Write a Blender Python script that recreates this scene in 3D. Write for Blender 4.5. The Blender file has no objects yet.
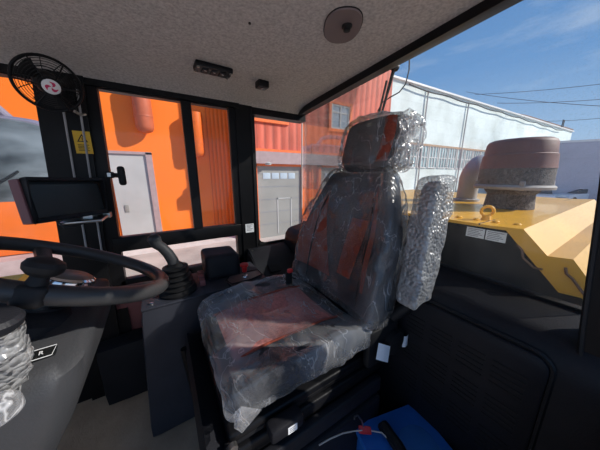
import bpy, bmesh, math, random
from mathutils import Vector, Matrix, noise
random.seed(4)
PI = math.pi
UP = 1.2                      # eye level above the cab floor; all coordinates below are relative to eye level
sc = bpy.context.scene
COL = sc.collection

# ------------------------------------------------------------------ materials
def new_mat(name):
    m = bpy.data.materials.new(name); m.use_nodes = True
    nt = m.node_tree; nt.nodes.clear()
    out = nt.nodes.new('ShaderNodeOutputMaterial')
    return m, nt, out

def N(nt, t, **kw):
    n = nt.nodes.new(t)
    for k, v in kw.items():
        if hasattr(n, k): setattr(n, k, v)
    return n

def pmat(name, col, rough=0.5, metal=0.0, var=0.12, vscale=6.0, bump=0.0, bscale=80.0, spec=0.5, coat=0.0, emit=None, stretch=None, bdetail=4):
    m, nt, out = new_mat(name)
    p = N(nt, 'ShaderNodeBsdfPrincipled')
    tc = N(nt, 'ShaderNodeTexCoord')
    src = tc.outputs['Object']
    if stretch:
        mp = N(nt, 'ShaderNodeMapping'); mp.inputs['Scale'].default_value = stretch
        nt.links.new(src, mp.inputs['Vector']); src = mp.outputs['Vector']
    no = N(nt, 'ShaderNodeTexNoise'); no.inputs['Scale'].default_value = vscale; no.inputs['Detail'].default_value = 5
    nt.links.new(src, no.inputs['Vector'])
    cr = N(nt, 'ShaderNodeValToRGB')
    a, b = cr.color_ramp.elements
    a.position = 0.3; b.position = 0.7
    a.color = tuple(c*(1-var) for c in col)+(1,)
    b.color = tuple(min(1, c*(1+var)) for c in col)+(1,)
    nt.links.new(no.outputs['Fac'], cr.inputs['Fac'])
    nt.links.new(cr.outputs['Color'], p.inputs['Base Color'])
    p.inputs['Roughness'].default_value = rough; p.inputs['Metallic'].default_value = metal
    p.inputs['Specular IOR Level'].default_value = spec
    p.inputs['Coat Weight'].default_value = coat
    if emit:
        p.inputs['Emission Color'].default_value = tuple(emit)+(1,); p.inputs['Emission Strength'].default_value = 1
    if bump > 0:
        n2 = N(nt, 'ShaderNodeTexNoise'); n2.inputs['Scale'].default_value = bscale; n2.inputs['Detail'].default_value = bdetail
        nt.links.new(src, n2.inputs['Vector'])
        bu = N(nt, 'ShaderNodeBump'); bu.inputs['Strength'].default_value = bump; bu.inputs['Distance'].default_value = 0.01
        nt.links.new(n2.outputs['Fac'], bu.inputs['Height']); nt.links.new(bu.outputs['Normal'], p.inputs['Normal'])
    nt.links.new(p.outputs['BSDF'], out.inputs['Surface'])
    return m

def corrugated(name, col, per, rough=0.5, var=0.1, axis='X', depth=0.03, dark=0.75):
    """sheet cladding: vertical ribs from a wave bump, streaky paint"""
    m, nt, out = new_mat(name)
    p = N(nt, 'ShaderNodeBsdfPrincipled'); p.inputs['Roughness'].default_value = rough
    p.inputs['Specular IOR Level'].default_value = 0.3
    tc = N(nt, 'ShaderNodeTexCoord')
    wv = N(nt, 'ShaderNodeTexWave', wave_type='BANDS', bands_direction=axis)
    wv.inputs['Scale'].default_value = 2*PI/(20*per)
    nt.links.new(tc.outputs['Object'], wv.inputs['Vector'])
    mp = N(nt, 'ShaderNodeMapping'); mp.inputs['Scale'].default_value = (1.5, 1.5, 0.25)
    nt.links.new(tc.outputs['Object'], mp.inputs['Vector'])
    no = N(nt, 'ShaderNodeTexNoise'); no.inputs['Scale'].default_value = 2; no.inputs['Detail'].default_value = 6
    nt.links.new(mp.outputs['Vector'], no.inputs['Vector'])
    cr = N(nt, 'ShaderNodeValToRGB'); a, b = cr.color_ramp.elements
    a.position = .3; b.position = .7
    a.color = tuple(c*(1-var) for c in col)+(1,); b.color = tuple(min(1, c*(1+var)) for c in col)+(1,)
    nt.links.new(no.outputs['Fac'], cr.inputs['Fac'])
    mx = N(nt, 'ShaderNodeMix', data_type='RGBA', blend_type='MULTIPLY'); mx.inputs[0].default_value = 1
    c2 = N(nt, 'ShaderNodeValToRGB'); c2.color_ramp.elements[0].position = .05; c2.color_ramp.elements[1].position = .3
    c2.color_ramp.elements[0].color = (dark, dark, dark, 1)
    nt.links.new(wv.outputs['Fac'], c2.inputs['Fac'])
    nt.links.new(cr.outputs['Color'], mx.inputs[6]); nt.links.new(c2.outputs['Color'], mx.inputs[7])
    nt.links.new(mx.outputs[2], p.inputs['Base Color'])
    bu = N(nt, 'ShaderNodeBump'); bu.inputs['Strength'].default_value = 0.7; bu.inputs['Distance'].default_value = depth
    nt.links.new(wv.outputs['Fac'], bu.inputs['Height']); nt.links.new(bu.outputs['Normal'], p.inputs['Normal'])
    nt.links.new(p.outputs['BSDF'], out.inputs['Surface'])
    return m

def blocks(name, col, mortar, w, h, rough=.85):
    m, nt, out = new_mat(name)
    p = N(nt, 'ShaderNodeBsdfPrincipled'); p.inputs['Roughness'].default_value = rough
    tc = N(nt, 'ShaderNodeTexCoord')
    sp = N(nt, 'ShaderNodeSeparateXYZ'); cb = N(nt, 'ShaderNodeCombineXYZ')
    nt.links.new(tc.outputs['Object'], sp.inputs[0])
    nt.links.new(sp.outputs['X'], cb.inputs['X']); nt.links.new(sp.outputs['Z'], cb.inputs['Y'])
    br = N(nt, 'ShaderNodeTexBrick'); br.inputs['Scale'].default_value = 1
    br.inputs['Brick Width'].default_value = w; br.inputs['Row Height'].default_value = h
    br.inputs['Mortar Size'].default_value = .03
    br.inputs['Color1'].default_value = tuple(col)+(1,); br.inputs['Color2'].default_value = tuple(c*.93 for c in col)+(1,)
    br.inputs['Mortar'].default_value = tuple(mortar)+(1,)
    nt.links.new(cb.outputs[0], br.inputs['Vector'])
    no = N(nt, 'ShaderNodeTexNoise'); no.inputs['Scale'].default_value = .35; no.inputs['Detail'].default_value = 8
    nt.links.new(tc.outputs['Object'], no.inputs['Vector'])
    c2 = N(nt, 'ShaderNodeValToRGB'); c2.color_ramp.elements[0].position = .35; c2.color_ramp.elements[1].position = .6
    c2.color_ramp.elements[0].color = (.82, .82, .80, 1)
    nt.links.new(no.outputs['Fac'], c2.inputs['Fac'])
    mx = N(nt, 'ShaderNodeMix', data_type='RGBA', blend_type='MULTIPLY'); mx.inputs[0].default_value = 1
    nt.links.new(br.outputs['Color'], mx.inputs[6]); nt.links.new(c2.outputs['Color'], mx.inputs[7])
    nt.links.new(mx.outputs[2], p.inputs['Base Color'])
    nt.links.new(p.outputs['BSDF'], out.inputs['Surface'])
    return m

def glass_mat(name, tint=(.97, .98, .98), haze=0.015, speck=0.0):
    m, nt, out = new_mat(name)
    tr = N(nt, 'ShaderNodeBsdfTransparent'); tr.inputs['Color'].default_value = tuple(tint)+(1,)
    gl = N(nt, 'ShaderNodeBsdfGlossy'); gl.inputs['Roughness'].default_value = .02
    fr = N(nt, 'ShaderNodeFresnel'); fr.inputs['IOR'].default_value = 1.35
    mu = N(nt, 'ShaderNodeMath', operation='MULTIPLY'); mu.inputs[1].default_value = .8
    nt.links.new(fr.outputs[0], mu.inputs[0])
    m1 = N(nt, 'ShaderNodeMixShader')
    nt.links.new(mu.outputs[0], m1.inputs[0]); nt.links.new(tr.outputs[0], m1.inputs[1]); nt.links.new(gl.outputs[0], m1.inputs[2])
    df = N(nt, 'ShaderNodeBsdfDiffuse'); df.inputs['Color'].default_value = (.8, .78, .75, 1)
    tc = N(nt, 'ShaderNodeTexCoord')
    no = N(nt, 'ShaderNodeTexNoise'); no.inputs['Scale'].default_value = 260; no.inputs['Detail'].default_value = 2
    nt.links.new(tc.outputs['Object'], no.inputs['Vector'])
    cr = N(nt, 'ShaderNodeMapRange'); cr.inputs['From Min'].default_value = .58; cr.inputs['From Max'].default_value = .72
    cr.inputs['To Min'].default_value = haze; cr.inputs['To Max'].default_value = haze+speck
    nt.links.new(no.outputs['Fac'], cr.inputs['Value'])
    m2 = N(nt, 'ShaderNodeMixShader')
    nt.links.new(cr.outputs[0], m2.inputs[0]); nt.links.new(m1.outputs[0], m2.inputs[1]); nt.links.new(df.outputs[0], m2.inputs[2])
    nt.links.new(m2.outputs[0], out.inputs['Surface'])
    return m

def film_mat(name, haze=0.07, streak=0.45, scale=9, gloss=.55, stretch=(1, 1, 1), col=(.9, .9, .92), width=.018):
    """clear crinkled polythene: see-through, glinting, with milky creases"""
    m, nt, out = new_mat(name)
    tc = N(nt, 'ShaderNodeTexCoord')
    mp = N(nt, 'ShaderNodeMapping'); mp.inputs['Scale'].default_value = stretch
    nt.links.new(tc.outputs['Object'], mp.inputs['Vector'])
    no = N(nt, 'ShaderNodeTexNoise'); no.inputs['Scale'].default_value = scale; no.inputs['Detail'].default_value = 3; no.inputs['Distortion'].default_value = .8
    nt.links.new(mp.outputs['Vector'], no.inputs['Vector'])
    sb = N(nt, 'ShaderNodeMath', operation='SUBTRACT'); sb.inputs[1].default_value = .5
    nt.links.new(no.outputs['Fac'], sb.inputs[0])
    ab = N(nt, 'ShaderNodeMath', operation='ABSOLUTE'); nt.links.new(sb.outputs[0], ab.inputs[0])
    rg = N(nt, 'ShaderNodeMapRange'); rg.inputs['From Min'].default_value = 0; rg.inputs['From Max'].default_value = width
    rg.inputs['To Min'].default_value = streak; rg.inputs['To Max'].default_value = haze
    nt.links.new(ab.outputs[0], rg.inputs['Value'])
    n2 = N(nt, 'ShaderNodeTexNoise'); n2.inputs['Scale'].default_value = scale*.5; n2.inputs['Detail'].default_value = 1
    nt.links.new(tc.outputs['Object'], n2.inputs['Vector'])
    r2 = N(nt, 'ShaderNodeMapRange'); r2.inputs['From Min'].default_value = .38; r2.inputs['From Max'].default_value = .62
    r2.inputs['To Min'].default_value = 0.15; r2.inputs['To Max'].default_value = 1
    nt.links.new(n2.outputs['Fac'], r2.inputs['Value'])
    mk = N(nt, 'ShaderNodeMath', operation='MULTIPLY')
    nt.links.new(rg.outputs[0], mk.inputs[0]); nt.links.new(r2.outputs[0], mk.inputs[1])
    bu = N(nt, 'ShaderNodeBump'); bu.inputs['Strength'].default_value = .9; bu.inputs['Distance'].default_value = .012
    nt.links.new(no.outputs['Fac'], bu.inputs['Height'])
    tr = N(nt, 'ShaderNodeBsdfTransparent'); tr.inputs['Color'].default_value = (.95, .95, .95, 1)
    gl = N(nt, 'ShaderNodeBsdfGlossy'); gl.inputs['Roughness'].default_value = .18
    nt.links.new(bu.outputs[0], gl.inputs['Normal'])
    fr = N(nt, 'ShaderNodeFresnel'); fr.inputs['IOR'].default_value = 1.4; nt.links.new(bu.outputs[0], fr.inputs['Normal'])
    mu = N(nt, 'ShaderNodeMath', operation='MULTIPLY_ADD'); mu.inputs[1].default_value = gloss; mu.inputs[2].default_value = .03
    nt.links.new(fr.outputs[0], mu.inputs[0])
    m1 = N(nt, 'ShaderNodeMixShader'); nt.links.new(mu.outputs[0], m1.inputs[0]); nt.links.new(tr.outputs[0], m1.inputs[1]); nt.links.new(gl.outputs[0], m1.inputs[2])
    df = N(nt, 'ShaderNodeBsdfDiffuse'); df.inputs['Color'].default_value = tuple(col)+(1,); nt.links.new(bu.outputs[0], df.inputs['Normal'])
    tl = N(nt, 'ShaderNodeBsdfTranslucent'); tl.inputs['Color'].default_value = tuple(col)+(1,)
    ms = N(nt, 'ShaderNodeMixShader'); ms.inputs[0].default_value = .4
    nt.links.new(df.outputs[0], ms.inputs[1]); nt.links.new(tl.outputs[0], ms.inputs[2])
    m2 = N(nt, 'ShaderNodeMixShader'); nt.links.new(mk.outputs[0], m2.inputs[0]); nt.links.new(m1.outputs[0], m2.inputs[1]); nt.links.new(ms.outputs[0], m2.inputs[2])
    nt.links.new(m2.outputs[0], out.inputs['Surface'])
    return m

def bubble_mat(name):
    m, nt, out = new_mat(name)
    tc = N(nt, 'ShaderNodeTexCoord')
    vo = N(nt, 'ShaderNodeTexVoronoi'); vo.inputs['Scale'].default_value = 95
    nt.links.new(tc.outputs['Object'], vo.inputs['Vector'])
    bu = N(nt, 'ShaderNodeBump', invert=True); bu.inputs['Strength'].default_value = 1; bu.inputs['Distance'].default_value = .006
    nt.links.new(vo.outputs['Distance'], bu.inputs['Height'])
    tr = N(nt, 'ShaderNodeBsdfTransparent'); tr.inputs['Color'].default_value = (.9, .9, .9, 1)
    gl = N(nt, 'ShaderNodeBsdfGlossy'); gl.inputs['Roughness'].default_value = .3; gl.inputs['Color'].default_value = (.6, .6, .6, 1); nt.links.new(bu.outputs[0], gl.inputs['Normal'])
    df = N(nt, 'ShaderNodeBsdfDiffuse'); df.inputs['Color'].default_value = (.6, .6, .6, 1); nt.links.new(bu.outputs[0], df.inputs['Normal'])
    m0 = N(nt, 'ShaderNodeMixShader'); m0.inputs[0].default_value = .65
    nt.links.new(gl.outputs[0], m0.inputs[1]); nt.links.new(df.outputs[0], m0.inputs[2])
    no = N(nt, 'ShaderNodeTexNoise'); no.inputs['Scale'].default_value = 10; nt.links.new(tc.outputs['Object'], no.inputs['Vector'])
    ad = N(nt, 'ShaderNodeMath', operation='MULTIPLY_ADD'); ad.inputs[1].default_value = .5; ad.inputs[2].default_value = .12
    nt.links.new(no.outputs['Fac'], ad.inputs[0])
    ad2 = N(nt, 'ShaderNodeMath', operation='MULTIPLY_ADD'); ad2.inputs[1].default_value = .28
    nt.links.new(vo.outputs['Distance'], ad2.inputs[0]); nt.links.new(ad.outputs[0], ad2.inputs[2])
    m2 = N(nt, 'ShaderNodeMixShader'); nt.links.new(ad2.outputs[0], m2.inputs[0]); nt.links.new(tr.outputs[0], m2.inputs[1]); nt.links.new(m0.outputs[0], m2.inputs[2])
    nt.links.new(m2.outputs[0], out.inputs['Surface'])
    return m

M = dict(
    headliner=pmat('headliner fabric', (.50, .47, .45), .95, var=.22, vscale=110, bump=.35, bscale=160, spec=.1),
    black=pmat('black painted steel', (.007, .007, .008), .4, var=.3, vscale=9, bump=.05, bscale=120, spec=.2),
    rubber=pmat('black rubber', (.010, .010, .011), .6, var=.2, bump=.1, bscale=90, spec=.3),
    plastic=pmat('dark grey plastic', (.012, .012, .015), .5, var=.15, vscale=12, bump=.12, bscale=260, spec=.22),
    plastic2=pmat('charcoal grained plastic', (.012, .0125, .016), .55, var=.2, vscale=10, bump=.15, bscale=240, spec=.25),
    console=pmat('slate grey moulded plastic', (.038, .040, .052), .5, var=.12, vscale=9, bump=.12, bscale=260, spec=.3),
    dash=pmat('grey dash plastic', (.032, .033, .036), .5, var=.12, vscale=9, bump=.1, bscale=240),
    wheel=pmat('soft wheel rim rubber', (.03, .03, .031), .45, var=.15, bump=.08, bscale=200),
    chrome=pmat('chrome', (.8, .8, .82), .12, 1, var=.03),
    steel=pmat('bare steel', (.55, .54, .52), .3, 1, var=.1),
    maroon=pmat('dull maroon panel', (.22, .075, .075), .6, var=.2, vscale=5),
    floor=pmat('beige rubber floor mat', (.36, .28, .20), .85, var=.2, vscale=7, bump=.2, bscale=90),
    fabric=pmat('charcoal seat fabric', (.045, .045, .05), .95, var=.35, vscale=130, bump=.4, bscale=220, spec=.15),
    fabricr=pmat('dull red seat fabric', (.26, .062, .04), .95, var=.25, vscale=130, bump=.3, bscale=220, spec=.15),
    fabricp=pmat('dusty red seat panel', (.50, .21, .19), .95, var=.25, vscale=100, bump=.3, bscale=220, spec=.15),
    film=film_mat('clear plastic film', haze=.30, streak=.7, scale=9, stretch=(1.6, .55, 1), width=.013, col=(.88, .9, .93)),
    filmb=film_mat('clear film over backrest', haze=.17, streak=.5, scale=10, gloss=.8, stretch=(1.5, 1.5, .55), width=.014),
    filmh=film_mat('bunched clear film', haze=.22, streak=.7, scale=16, gloss=.5, stretch=(1.3, 1.3, .6), width=.03),
    bubble=bubble_mat('bubble wrap'),
    glass=glass_mat('window glass'),
    glassr=glass_mat('dusty rear glass', haze=.03, speck=.10),
    paper=pmat('white paper', (.78, .79, .8), .8, var=.05),
    ink=pmat('grey print', (.25, .25, .27), .8, var=.1),
    warn=pmat('yellow warning sticker', (.72, .44, .03), .6, var=.1),
    screen=pmat('monitor screen', (.008, .009, .009), .25, var=.1, spec=.35),
    red=pmat('red plastic', (.55, .02, .02), .35, var=.1),
    blue=pmat('blue plastic', (.022, .15, .50), .4, var=.12, vscale=8),
    bluelid=pmat('paler blue plastic', (.045, .22, .60), .4, var=.1, vscale=8),
    yellow=pmat('yellow machine paint', (.78, .40, .03), .4, var=.10, vscale=4, bump=.03, bscale=60, coat=.3),
    cap=pmat('weathered grey plastic', (.30, .27, .25), .6, var=.12, vscale=8, bump=.1, bscale=90),
    cap_reflect=pmat('cover cap with painted red reflection', (.13, .042, .033), .6, var=.2, vscale=9),  # red reflection on the dark grey cap, painted into its base colour
    mesh=pmat('dusty dark mesh', (.09, .075, .07), .8, var=.6, vscale=90, bump=.5, bscale=150),
    exhaust=pmat('grey painted exhaust', (.34, .33, .33), .45, var=.12),
    orange=pmat('orange facade panel', (.93, .185, .002), .6, var=.06, vscale=.4),
    orangec=corrugated('orange ribbed sheet', (.88, .15, .004), .18, .6),
    redc=corrugated('red ribbed cladding', (.66, .13, .075), .42, .55, var=.22, dark=.7),
    redtrim=pmat('orange trim', (.86, .155, .02), .55, var=.1),
    canopy=pmat('mauve grey soffit', (.40, .28, .28), .7, var=.12),
    gate=pmat('pale grey gate', (.46, .45, .44), .55, var=.08, vscale=1),
    gate2=pmat('grey sectional gate', (.29, .28, .26), .55, var=.1, vscale=1),
    duct=pmat('duct with painted shade', (.50, .12, .055), .5, var=.12),  # orange duct in shade: the shading is painted into this colour
    ducto=pmat('orange duct', (.75, .14, .01), .4, var=.12),
    white_block=blocks('whitewashed blockwork', (.80, .87, .84), (.70, .77, .74), 3.0, 1.25),
    grey_wall=blocks('lilac grey wall', (.50, .49, .55), (.46, .45, .5), 6, 1.6),
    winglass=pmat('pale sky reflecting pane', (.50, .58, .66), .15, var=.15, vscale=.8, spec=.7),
    pane2=pmat('greenish factory panes', (.36, .46, .46), .25, var=.35, vscale=1.2),
    winframe=pmat('white window frame', (.75, .73, .7), .5, var=.05),
    rust=pmat('rusty window lintel', (.45, .30, .2), .8, var=.2),
    roofm=pmat('brown roof edge', (.20, .13, .11), .8, var=.2),
    ground=pmat('frosty concrete yard', (.50, .44, .40), .9, var=.28, vscale=.7, bump=.15, bscale=6),
    snow=pmat('dirty snow', (.60, .53, .50), .8, var=.08, vscale=3, bump=.3, bscale=9),
    carw=pmat('white car paint', (.80, .80, .80), .25, var=.03, coat=.6),
    carg=pmat('dark car glass', (.05, .06, .07), .1, var=.1),
    lampred=pmat('red tail lamp', (.6, .02, .02), .2, var=.1),
    truck=pmat('orange truck paint', (.86, .16, .01), .35, var=.06, coat=.4),
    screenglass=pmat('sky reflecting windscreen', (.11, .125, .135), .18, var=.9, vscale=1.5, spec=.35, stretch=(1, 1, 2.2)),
    bumper=pmat('dusty pinkish bumper', (.50, .36, .34), .7, var=.15),
    mauve=pmat('mauve grey tube', (.22, .19, .24), .4, var=.15),
    tyre=pmat('tyre rubber', (.02, .02, .02), .8, var=.2, bump=.2, bscale=20),
    rubm=pmat('dark brown rub mark', (.15, .08, .05), .8),
    cable=pmat('cable sheath', (.03, .03, .035), .6, var=.1),
    wire=pmat('pale wire', (.55, .5, .45), .4, var=.1),
    white=pmat('white plastic', (.75, .74, .73), .4, var=.05),
    switchwhite=pmat('white icon print', (.6, .6, .6), .6, var=.05),
)

# ------------------------------------------------------------------ mesh builder
class MB:
    def __init__(self, mat=None):
        self.bm = bmesh.new(); self.mat = mat     # mat: optional Matrix applied on build
    def v(self, p): return self.bm.verts.new(p)
    def face(self, vs):
        try: return self.bm.faces.new(vs)
        except ValueError: return None
    def quad(self, *ps): self.face([self.v(p) for p in ps]); return self
    def box(self, a, b, bev=0.0):
        a = Vector(a); b = Vector(b)
        lo = Vector([min(a[i], b[i]) for i in range(3)]); hi = Vector([max(a[i], b[i]) for i in range(3)])
        g = bmesh.ops.create_cube(self.bm, size=1)
        vs = g['verts']
        for w in vs: w.co = Vector([lo[i]+(w.co[i]+.5)*(hi[i]-lo[i]) for i in range(3)])
        if bev > 0:
            es = list({e for w in vs for e in w.link_edges})
            bmesh.ops.bevel(self.bm, geom=es, offset=min(bev, min(hi-lo)*.45), segments=3, profile=.5, affect='EDGES')
        return self
    def rbox(self, c, s, r, n=(10, 10, 6), fn=None):
        """subdivided rounded box; fn deforms each point given in unit coords"""
        c = Vector(c); h = Vector(s)/2
        seen = {}
        def vert(i, j, k):
            key = (i, j, k)
            if key in seen: return seen[key]
            u = Vector((2*i/n[0]-1, 2*j/n[1]-1, 2*k/n[2]-1))
            p = Vector([u[q]*h[q] for q in range(3)])
            inner = Vector([max(-(h[q]-r), min(h[q]-r, p[q])) for q in range(3)])
            d = p-inner
            if d.length > 1e-9:
                # spread towards a sphere of radius r at the corners
                p = inner + d.normalized()*min(r, max(abs(d.x), abs(d.y), abs(d.z))) if d.length > r or True else p
            q = p+c
            if fn: q = Vector(fn(q, u))
            seen[key] = self.bm.verts.new(q); return seen[key]
        A, B, C_ = n
        for i in range(A):
            for j in range(B):
                self.face([vert(i, j, 0), vert(i, j+1, 0), vert(i+1, j+1, 0), vert(i+1, j, 0)])
                self.face([vert(i, j, C_), vert(i+1, j, C_), vert(i+1, j+1, C_), vert(i, j+1, C_)])
        for i in range(A):
            for k in range(C_):
                self.face([vert(i, 0, k), vert(i+1, 0, k), vert(i+1, 0, k+1), vert(i, 0, k+1)])
                self.face([vert(i, B, k), vert(i, B, k+1), vert(i+1, B, k+1), vert(i+1, B, k)])
        for j in range(B):
            for k in range(C_):
                self.face([vert(0, j, k), vert(0, j, k+1), vert(0, j+1, k+1), vert(0, j+1, k)])
                self.face([vert(A, j, k), vert(A, j+1, k), vert(A, j+1, k+1), vert(A, j, k+1)])
        return self
    def loft(self, rings, cap=True, closed=True):
        rs = [[self.v(p) for p in r] for r in rings]
        n = len(rs[0])
        for a, b in zip(rs, rs[1:]):
            for i in range(n if closed else n-1):
                self.face([a[i], a[(i+1) % n], b[(i+1) % n], b[i]])
        if cap and closed:
            self.face(list(reversed(rs[0]))); self.face(rs[-1])
        return self
    def lathe(self, prof, o=(0, 0, 0), axis=(0, 0, 1), n=24, cap=True):
        o = Vector(o); z = Vector(axis).normalized()
        x = z.orthogonal().normalized(); y = z.cross(x)
        rings = [[o+z*h+(x*math.cos(2*PI*i/n)+y*math.sin(2*PI*i/n))*max(r, 1e-4) for i in range(n)] for r, h in prof]
        return self.loft(rings, cap)
    def cyl(self, a, b, r, r2=None, n=16):
        a = Vector(a); b = Vector(b)
        return self.lathe([(r, 0), (r if r2 is None else r2, (b-a).length)], a, b-a, n)
    def tube(self, path, r, n=8, closed=False, cap=True):
        P = [Vector(p) for p in path]; R = r if isinstance(r, (list, tuple)) else [r]*len(P)
        rings = []; x = None
        m = len(P)
        for i, p in enumerate(P):
            if closed: t = (P[(i+1) % m]-P[i-1])
            else: t = P[min(i+1, m-1)]-P[max(i-1, 0)]
            t.normalize()
            if x is None: x = t.orthogonal().normalized()
            x = (x-t*x.dot(t)); x.normalize(); y = t.cross(x)
            rings.append([p+(x*math.cos(2*PI*k/n)+y*math.sin(2*PI*k/n))*R[i] for k in range(n)])
        if closed:
            rs = [[self.v(p) for p in q] for q in rings]
            # match the twist of the seam
            best = min(range(n), key=lambda s: (rs[-1][0].co-rs[0][s].co).length)
            for i in range(m):
                a = rs[i]; b = rs[(i+1) % m]; s = best if i == m-1 else 0
                for k in range(n): self.face([a[k], a[(k+1) % n], b[(k+1+s) % n], b[(k+s) % n]])
            return self
        return self.loft(rings, cap)
    def torus(self, c, R, r, axis=(0, 0, 1), n=40, k=10):
        c = Vector(c); z = Vector(axis).normalized(); x = z.orthogonal().normalized(); y = z.cross(x)
        return self.tube([c+(x*math.cos(2*PI*i/n)+y*math.sin(2*PI*i/n))*R for i in range(n)], r, k, closed=True)
    def prism(self, pts, d):
        """closed polygon (3-D points, planar) swept by vector d"""
        d = Vector(d); P = [Vector(p) for p in pts]
        return self.loft([P, [p+d for p in P]])
    def ball(self, c, r, n=20):
        c = Vector(c); r = Vector(r) if not isinstance(r, (int, float)) else Vector((r, r, r))
        prof = []
        rings = []
        for i in range(1, n//2):
            a = PI*i/(n//2)
            rings.append([c+Vector((r.x*math.sin(a)*math.cos(2*PI*k/n), r.y*math.sin(a)*math.sin(2*PI*k/n), -r.z*math.cos(a))) for k in range(n)])
        return self.loft(rings)
    def build(self, name, mat, parent=None, smooth=35, props=None):
        bm = self.bm
        if self.mat is not None: bmesh.ops.transform(bm, matrix=self.mat, verts=bm.verts)
        bmesh.ops.remove_doubles(bm, verts=bm.verts, dist=1e-6)
        bmesh.ops.recalc_face_normals(bm, faces=bm.faces)
        for w in bm.verts: w.co.z += UP
        if parent is None:
            xs = [w.co for w in bm.verts]
            loc = Vector(((min(p.x for p in xs)+max(p.x for p in xs))/2, (min(p.y for p in xs)+max(p.y for p in xs))/2, min(p.z for p in xs)))
        else:
            loc = Vector((0, 0, 0)); q = parent
            while q is not None: loc = loc+q.location; q = q.parent
        for w in bm.verts: w.co -= loc
        me = bpy.data.meshes.new(name); bm.to_mesh(me); bm.free()
        if smooth:
            me.shade_smooth(); me.set_sharp_from_angle(angle=math.radians(smooth))
        o = bpy.data.objects.new(name, me); COL.objects.link(o)
        me.materials.append(mat if not isinstance(mat, str) else M[mat])
        if parent is None: o.location = loc
        else: o.parent = parent
        return o

def tag(o, label=None, cat=None, group=None, kind=None):
    if label: o['label'] = label
    if cat: o['category'] = cat
    if group: o['group'] = group
    if kind: o['kind'] = kind
    return o
def thing(name, loc, label=None, cat=None, group=None, kind=None):
    o = bpy.data.objects.new(name, None); COL.objects.link(o)
    o.location = Vector(loc)+Vector((0, 0, UP)); o.empty_display_size = .1
    return tag(o, label, cat, group, kind)
def struct(o, label=None): o['kind'] = 'structure'; return o if not label else tag(o, label)
def copy_tree(o, parent=None):
    c = o.copy(); COL.objects.link(c)
    if parent: c.parent = parent
    for ch in list(o.children): copy_tree(ch, c)
    return c
def frame_of(o, z, x):
    """matrix at o with local Z along z and local X near x"""
    z = Vector(z).normalized(); x = Vector(x); x = (x-z*x.dot(z)).normalized(); y = z.cross(x)
    return Matrix(((x.x, y.x, z.x, o[0]), (x.y, y.y, z.y, o[1]), (x.z, y.z, z.z, o[2]), (0, 0, 0, 1)))
def text_mb(s, size, mtx, depth=.0006):
    cu = bpy.data.curves.new('t', 'FONT'); cu.body = s; cu.size = size; cu.align_x = 'CENTER'; cu.align_y = 'CENTER'; cu.extrude = depth
    ob = bpy.data.objects.new('t', cu); COL.objects.link(ob)
    bpy.context.view_layer.update()
    me = bpy.data.meshes.new_from_object(ob.evaluated_get(bpy.context.evaluated_depsgraph_get()))
    mb = MB(mtx); mb.bm.from_mesh(me)
    bpy.data.objects.remove(ob); bpy.data.curves.remove(cu); bpy.data.meshes.remove(me)
    return mb

# ================================================================== CAB SHELL
YW = 1.45; XR = .93
# ceiling (headliner): flat, rolling down at the right-hand edge
prof = [(-.14, .44), (.2, .445), (1.2, .447), (1.33, .442), (1.39, .43), (1.425, .412), (1.44, .398)]
mb = MB()
xe = lambda y: .744+.086*max(-.14, min(1.5, y))          # the roof's rear edge bows slightly
rings = [[(-1.2 if k == 0 else xe(y)+.012, y, z) for y, z in prof+[(1.5, .42), (1.5, .56), (-.14, .56)]] for k in (0, 1)]
struct(mb.loft(rings).build('ceiling', 'headliner', smooth=40))
# floor
struct(MB().box((-1.2, -.12, -1.26), (.95, 1.5, -1.2)).build('floor', 'floor'))
# right lower wall, stepped ledge
mb = MB(); mb.box((-1.2, 1.43, -1.2), (-.24, 1.5, -.72)); mb.box((.40, 1.43, -1.2), (.93, 1.5, -.50))
struct(mb.build('wall_right', 'black'))
# kick ledge under the right door
struct(MB().rbox((0.02, 1.375, -1.03), (.80, .13, .34), .02, (8, 6, 6)).build('trim_4', 'plastic2'))
# rear wall: a shelf with rounded front edge and the panel below it
def rear_prof(x0):
    return [(x0, -1.2), (x0, -.47), (x0+.008, -.425), (x0+.03, -.395), (x0+.06, -.383), (.93, -.362), (.97, -.362), (.97, -1.2)]
mb = MB(); mb.loft([[(x, y, z) for x, z in rear_prof(.75)] for y in (-.06, 1.43)])
rear = struct(mb.build('wall_rear', 'plastic', smooth=60))
# vent panel on the rear wall
mb = MB()
pts = []
def rr(y0, y1, z0, z1, r, n=6):
    out = []
    for cy, cz, a0 in ((y1-r, z1-r, 0), (y0+r, z1-r, 90), (y0+r, z0+r, 180), (y1-r, z0+r, 270)):
        for i in range(n+1):
            a = math.radians(a0+90*i/n); out.append((cy+r*math.cos(a), cz+r*math.sin(a)))
    return out
P = rr(.055, .62, -1.0, -.435, .035)
mb.loft([[(.751, y, z) for y, z in P], [(.737, y, z) for y, z in P], [(.734, y*.985+.005, z*.99-.007) for y, z in P]])
vp = mb.build('vent_panel', 'plastic', rear)
mb = MB()
for c, (y0, y1) in enumerate(((.085, .155), (.172, .24), (.257, .325), (.345, .41))):
    for g in range(3):
        for k in range(5):
            z = -.505-g*.115-k*.017
            mb.box((.7325, y0, z), (.736, y1, z-.006))
mb.build('vent_slots', 'rubber', vp)
mb = MB()
P2 = rr(.05, .625, -1.005, -.43, .04)
mb.tube([(.748, y, z) for y, z in P2], .006, 6, closed=True); mb.build('panel_seal', 'rubber', vp)
# rear-left lower wall, out of the picture at the camera's side
struct(MB().box((.34, -.12, -1.2), (.93, -.06, -.45)).build('wall_left', 'plastic2'))
# front wall (cowl) out of the picture on the left
struct(MB().box((-1.2, -.1, -1.2), (-1.12, 1.5, -.75)).build('wall_front', 'plastic2'))

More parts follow.
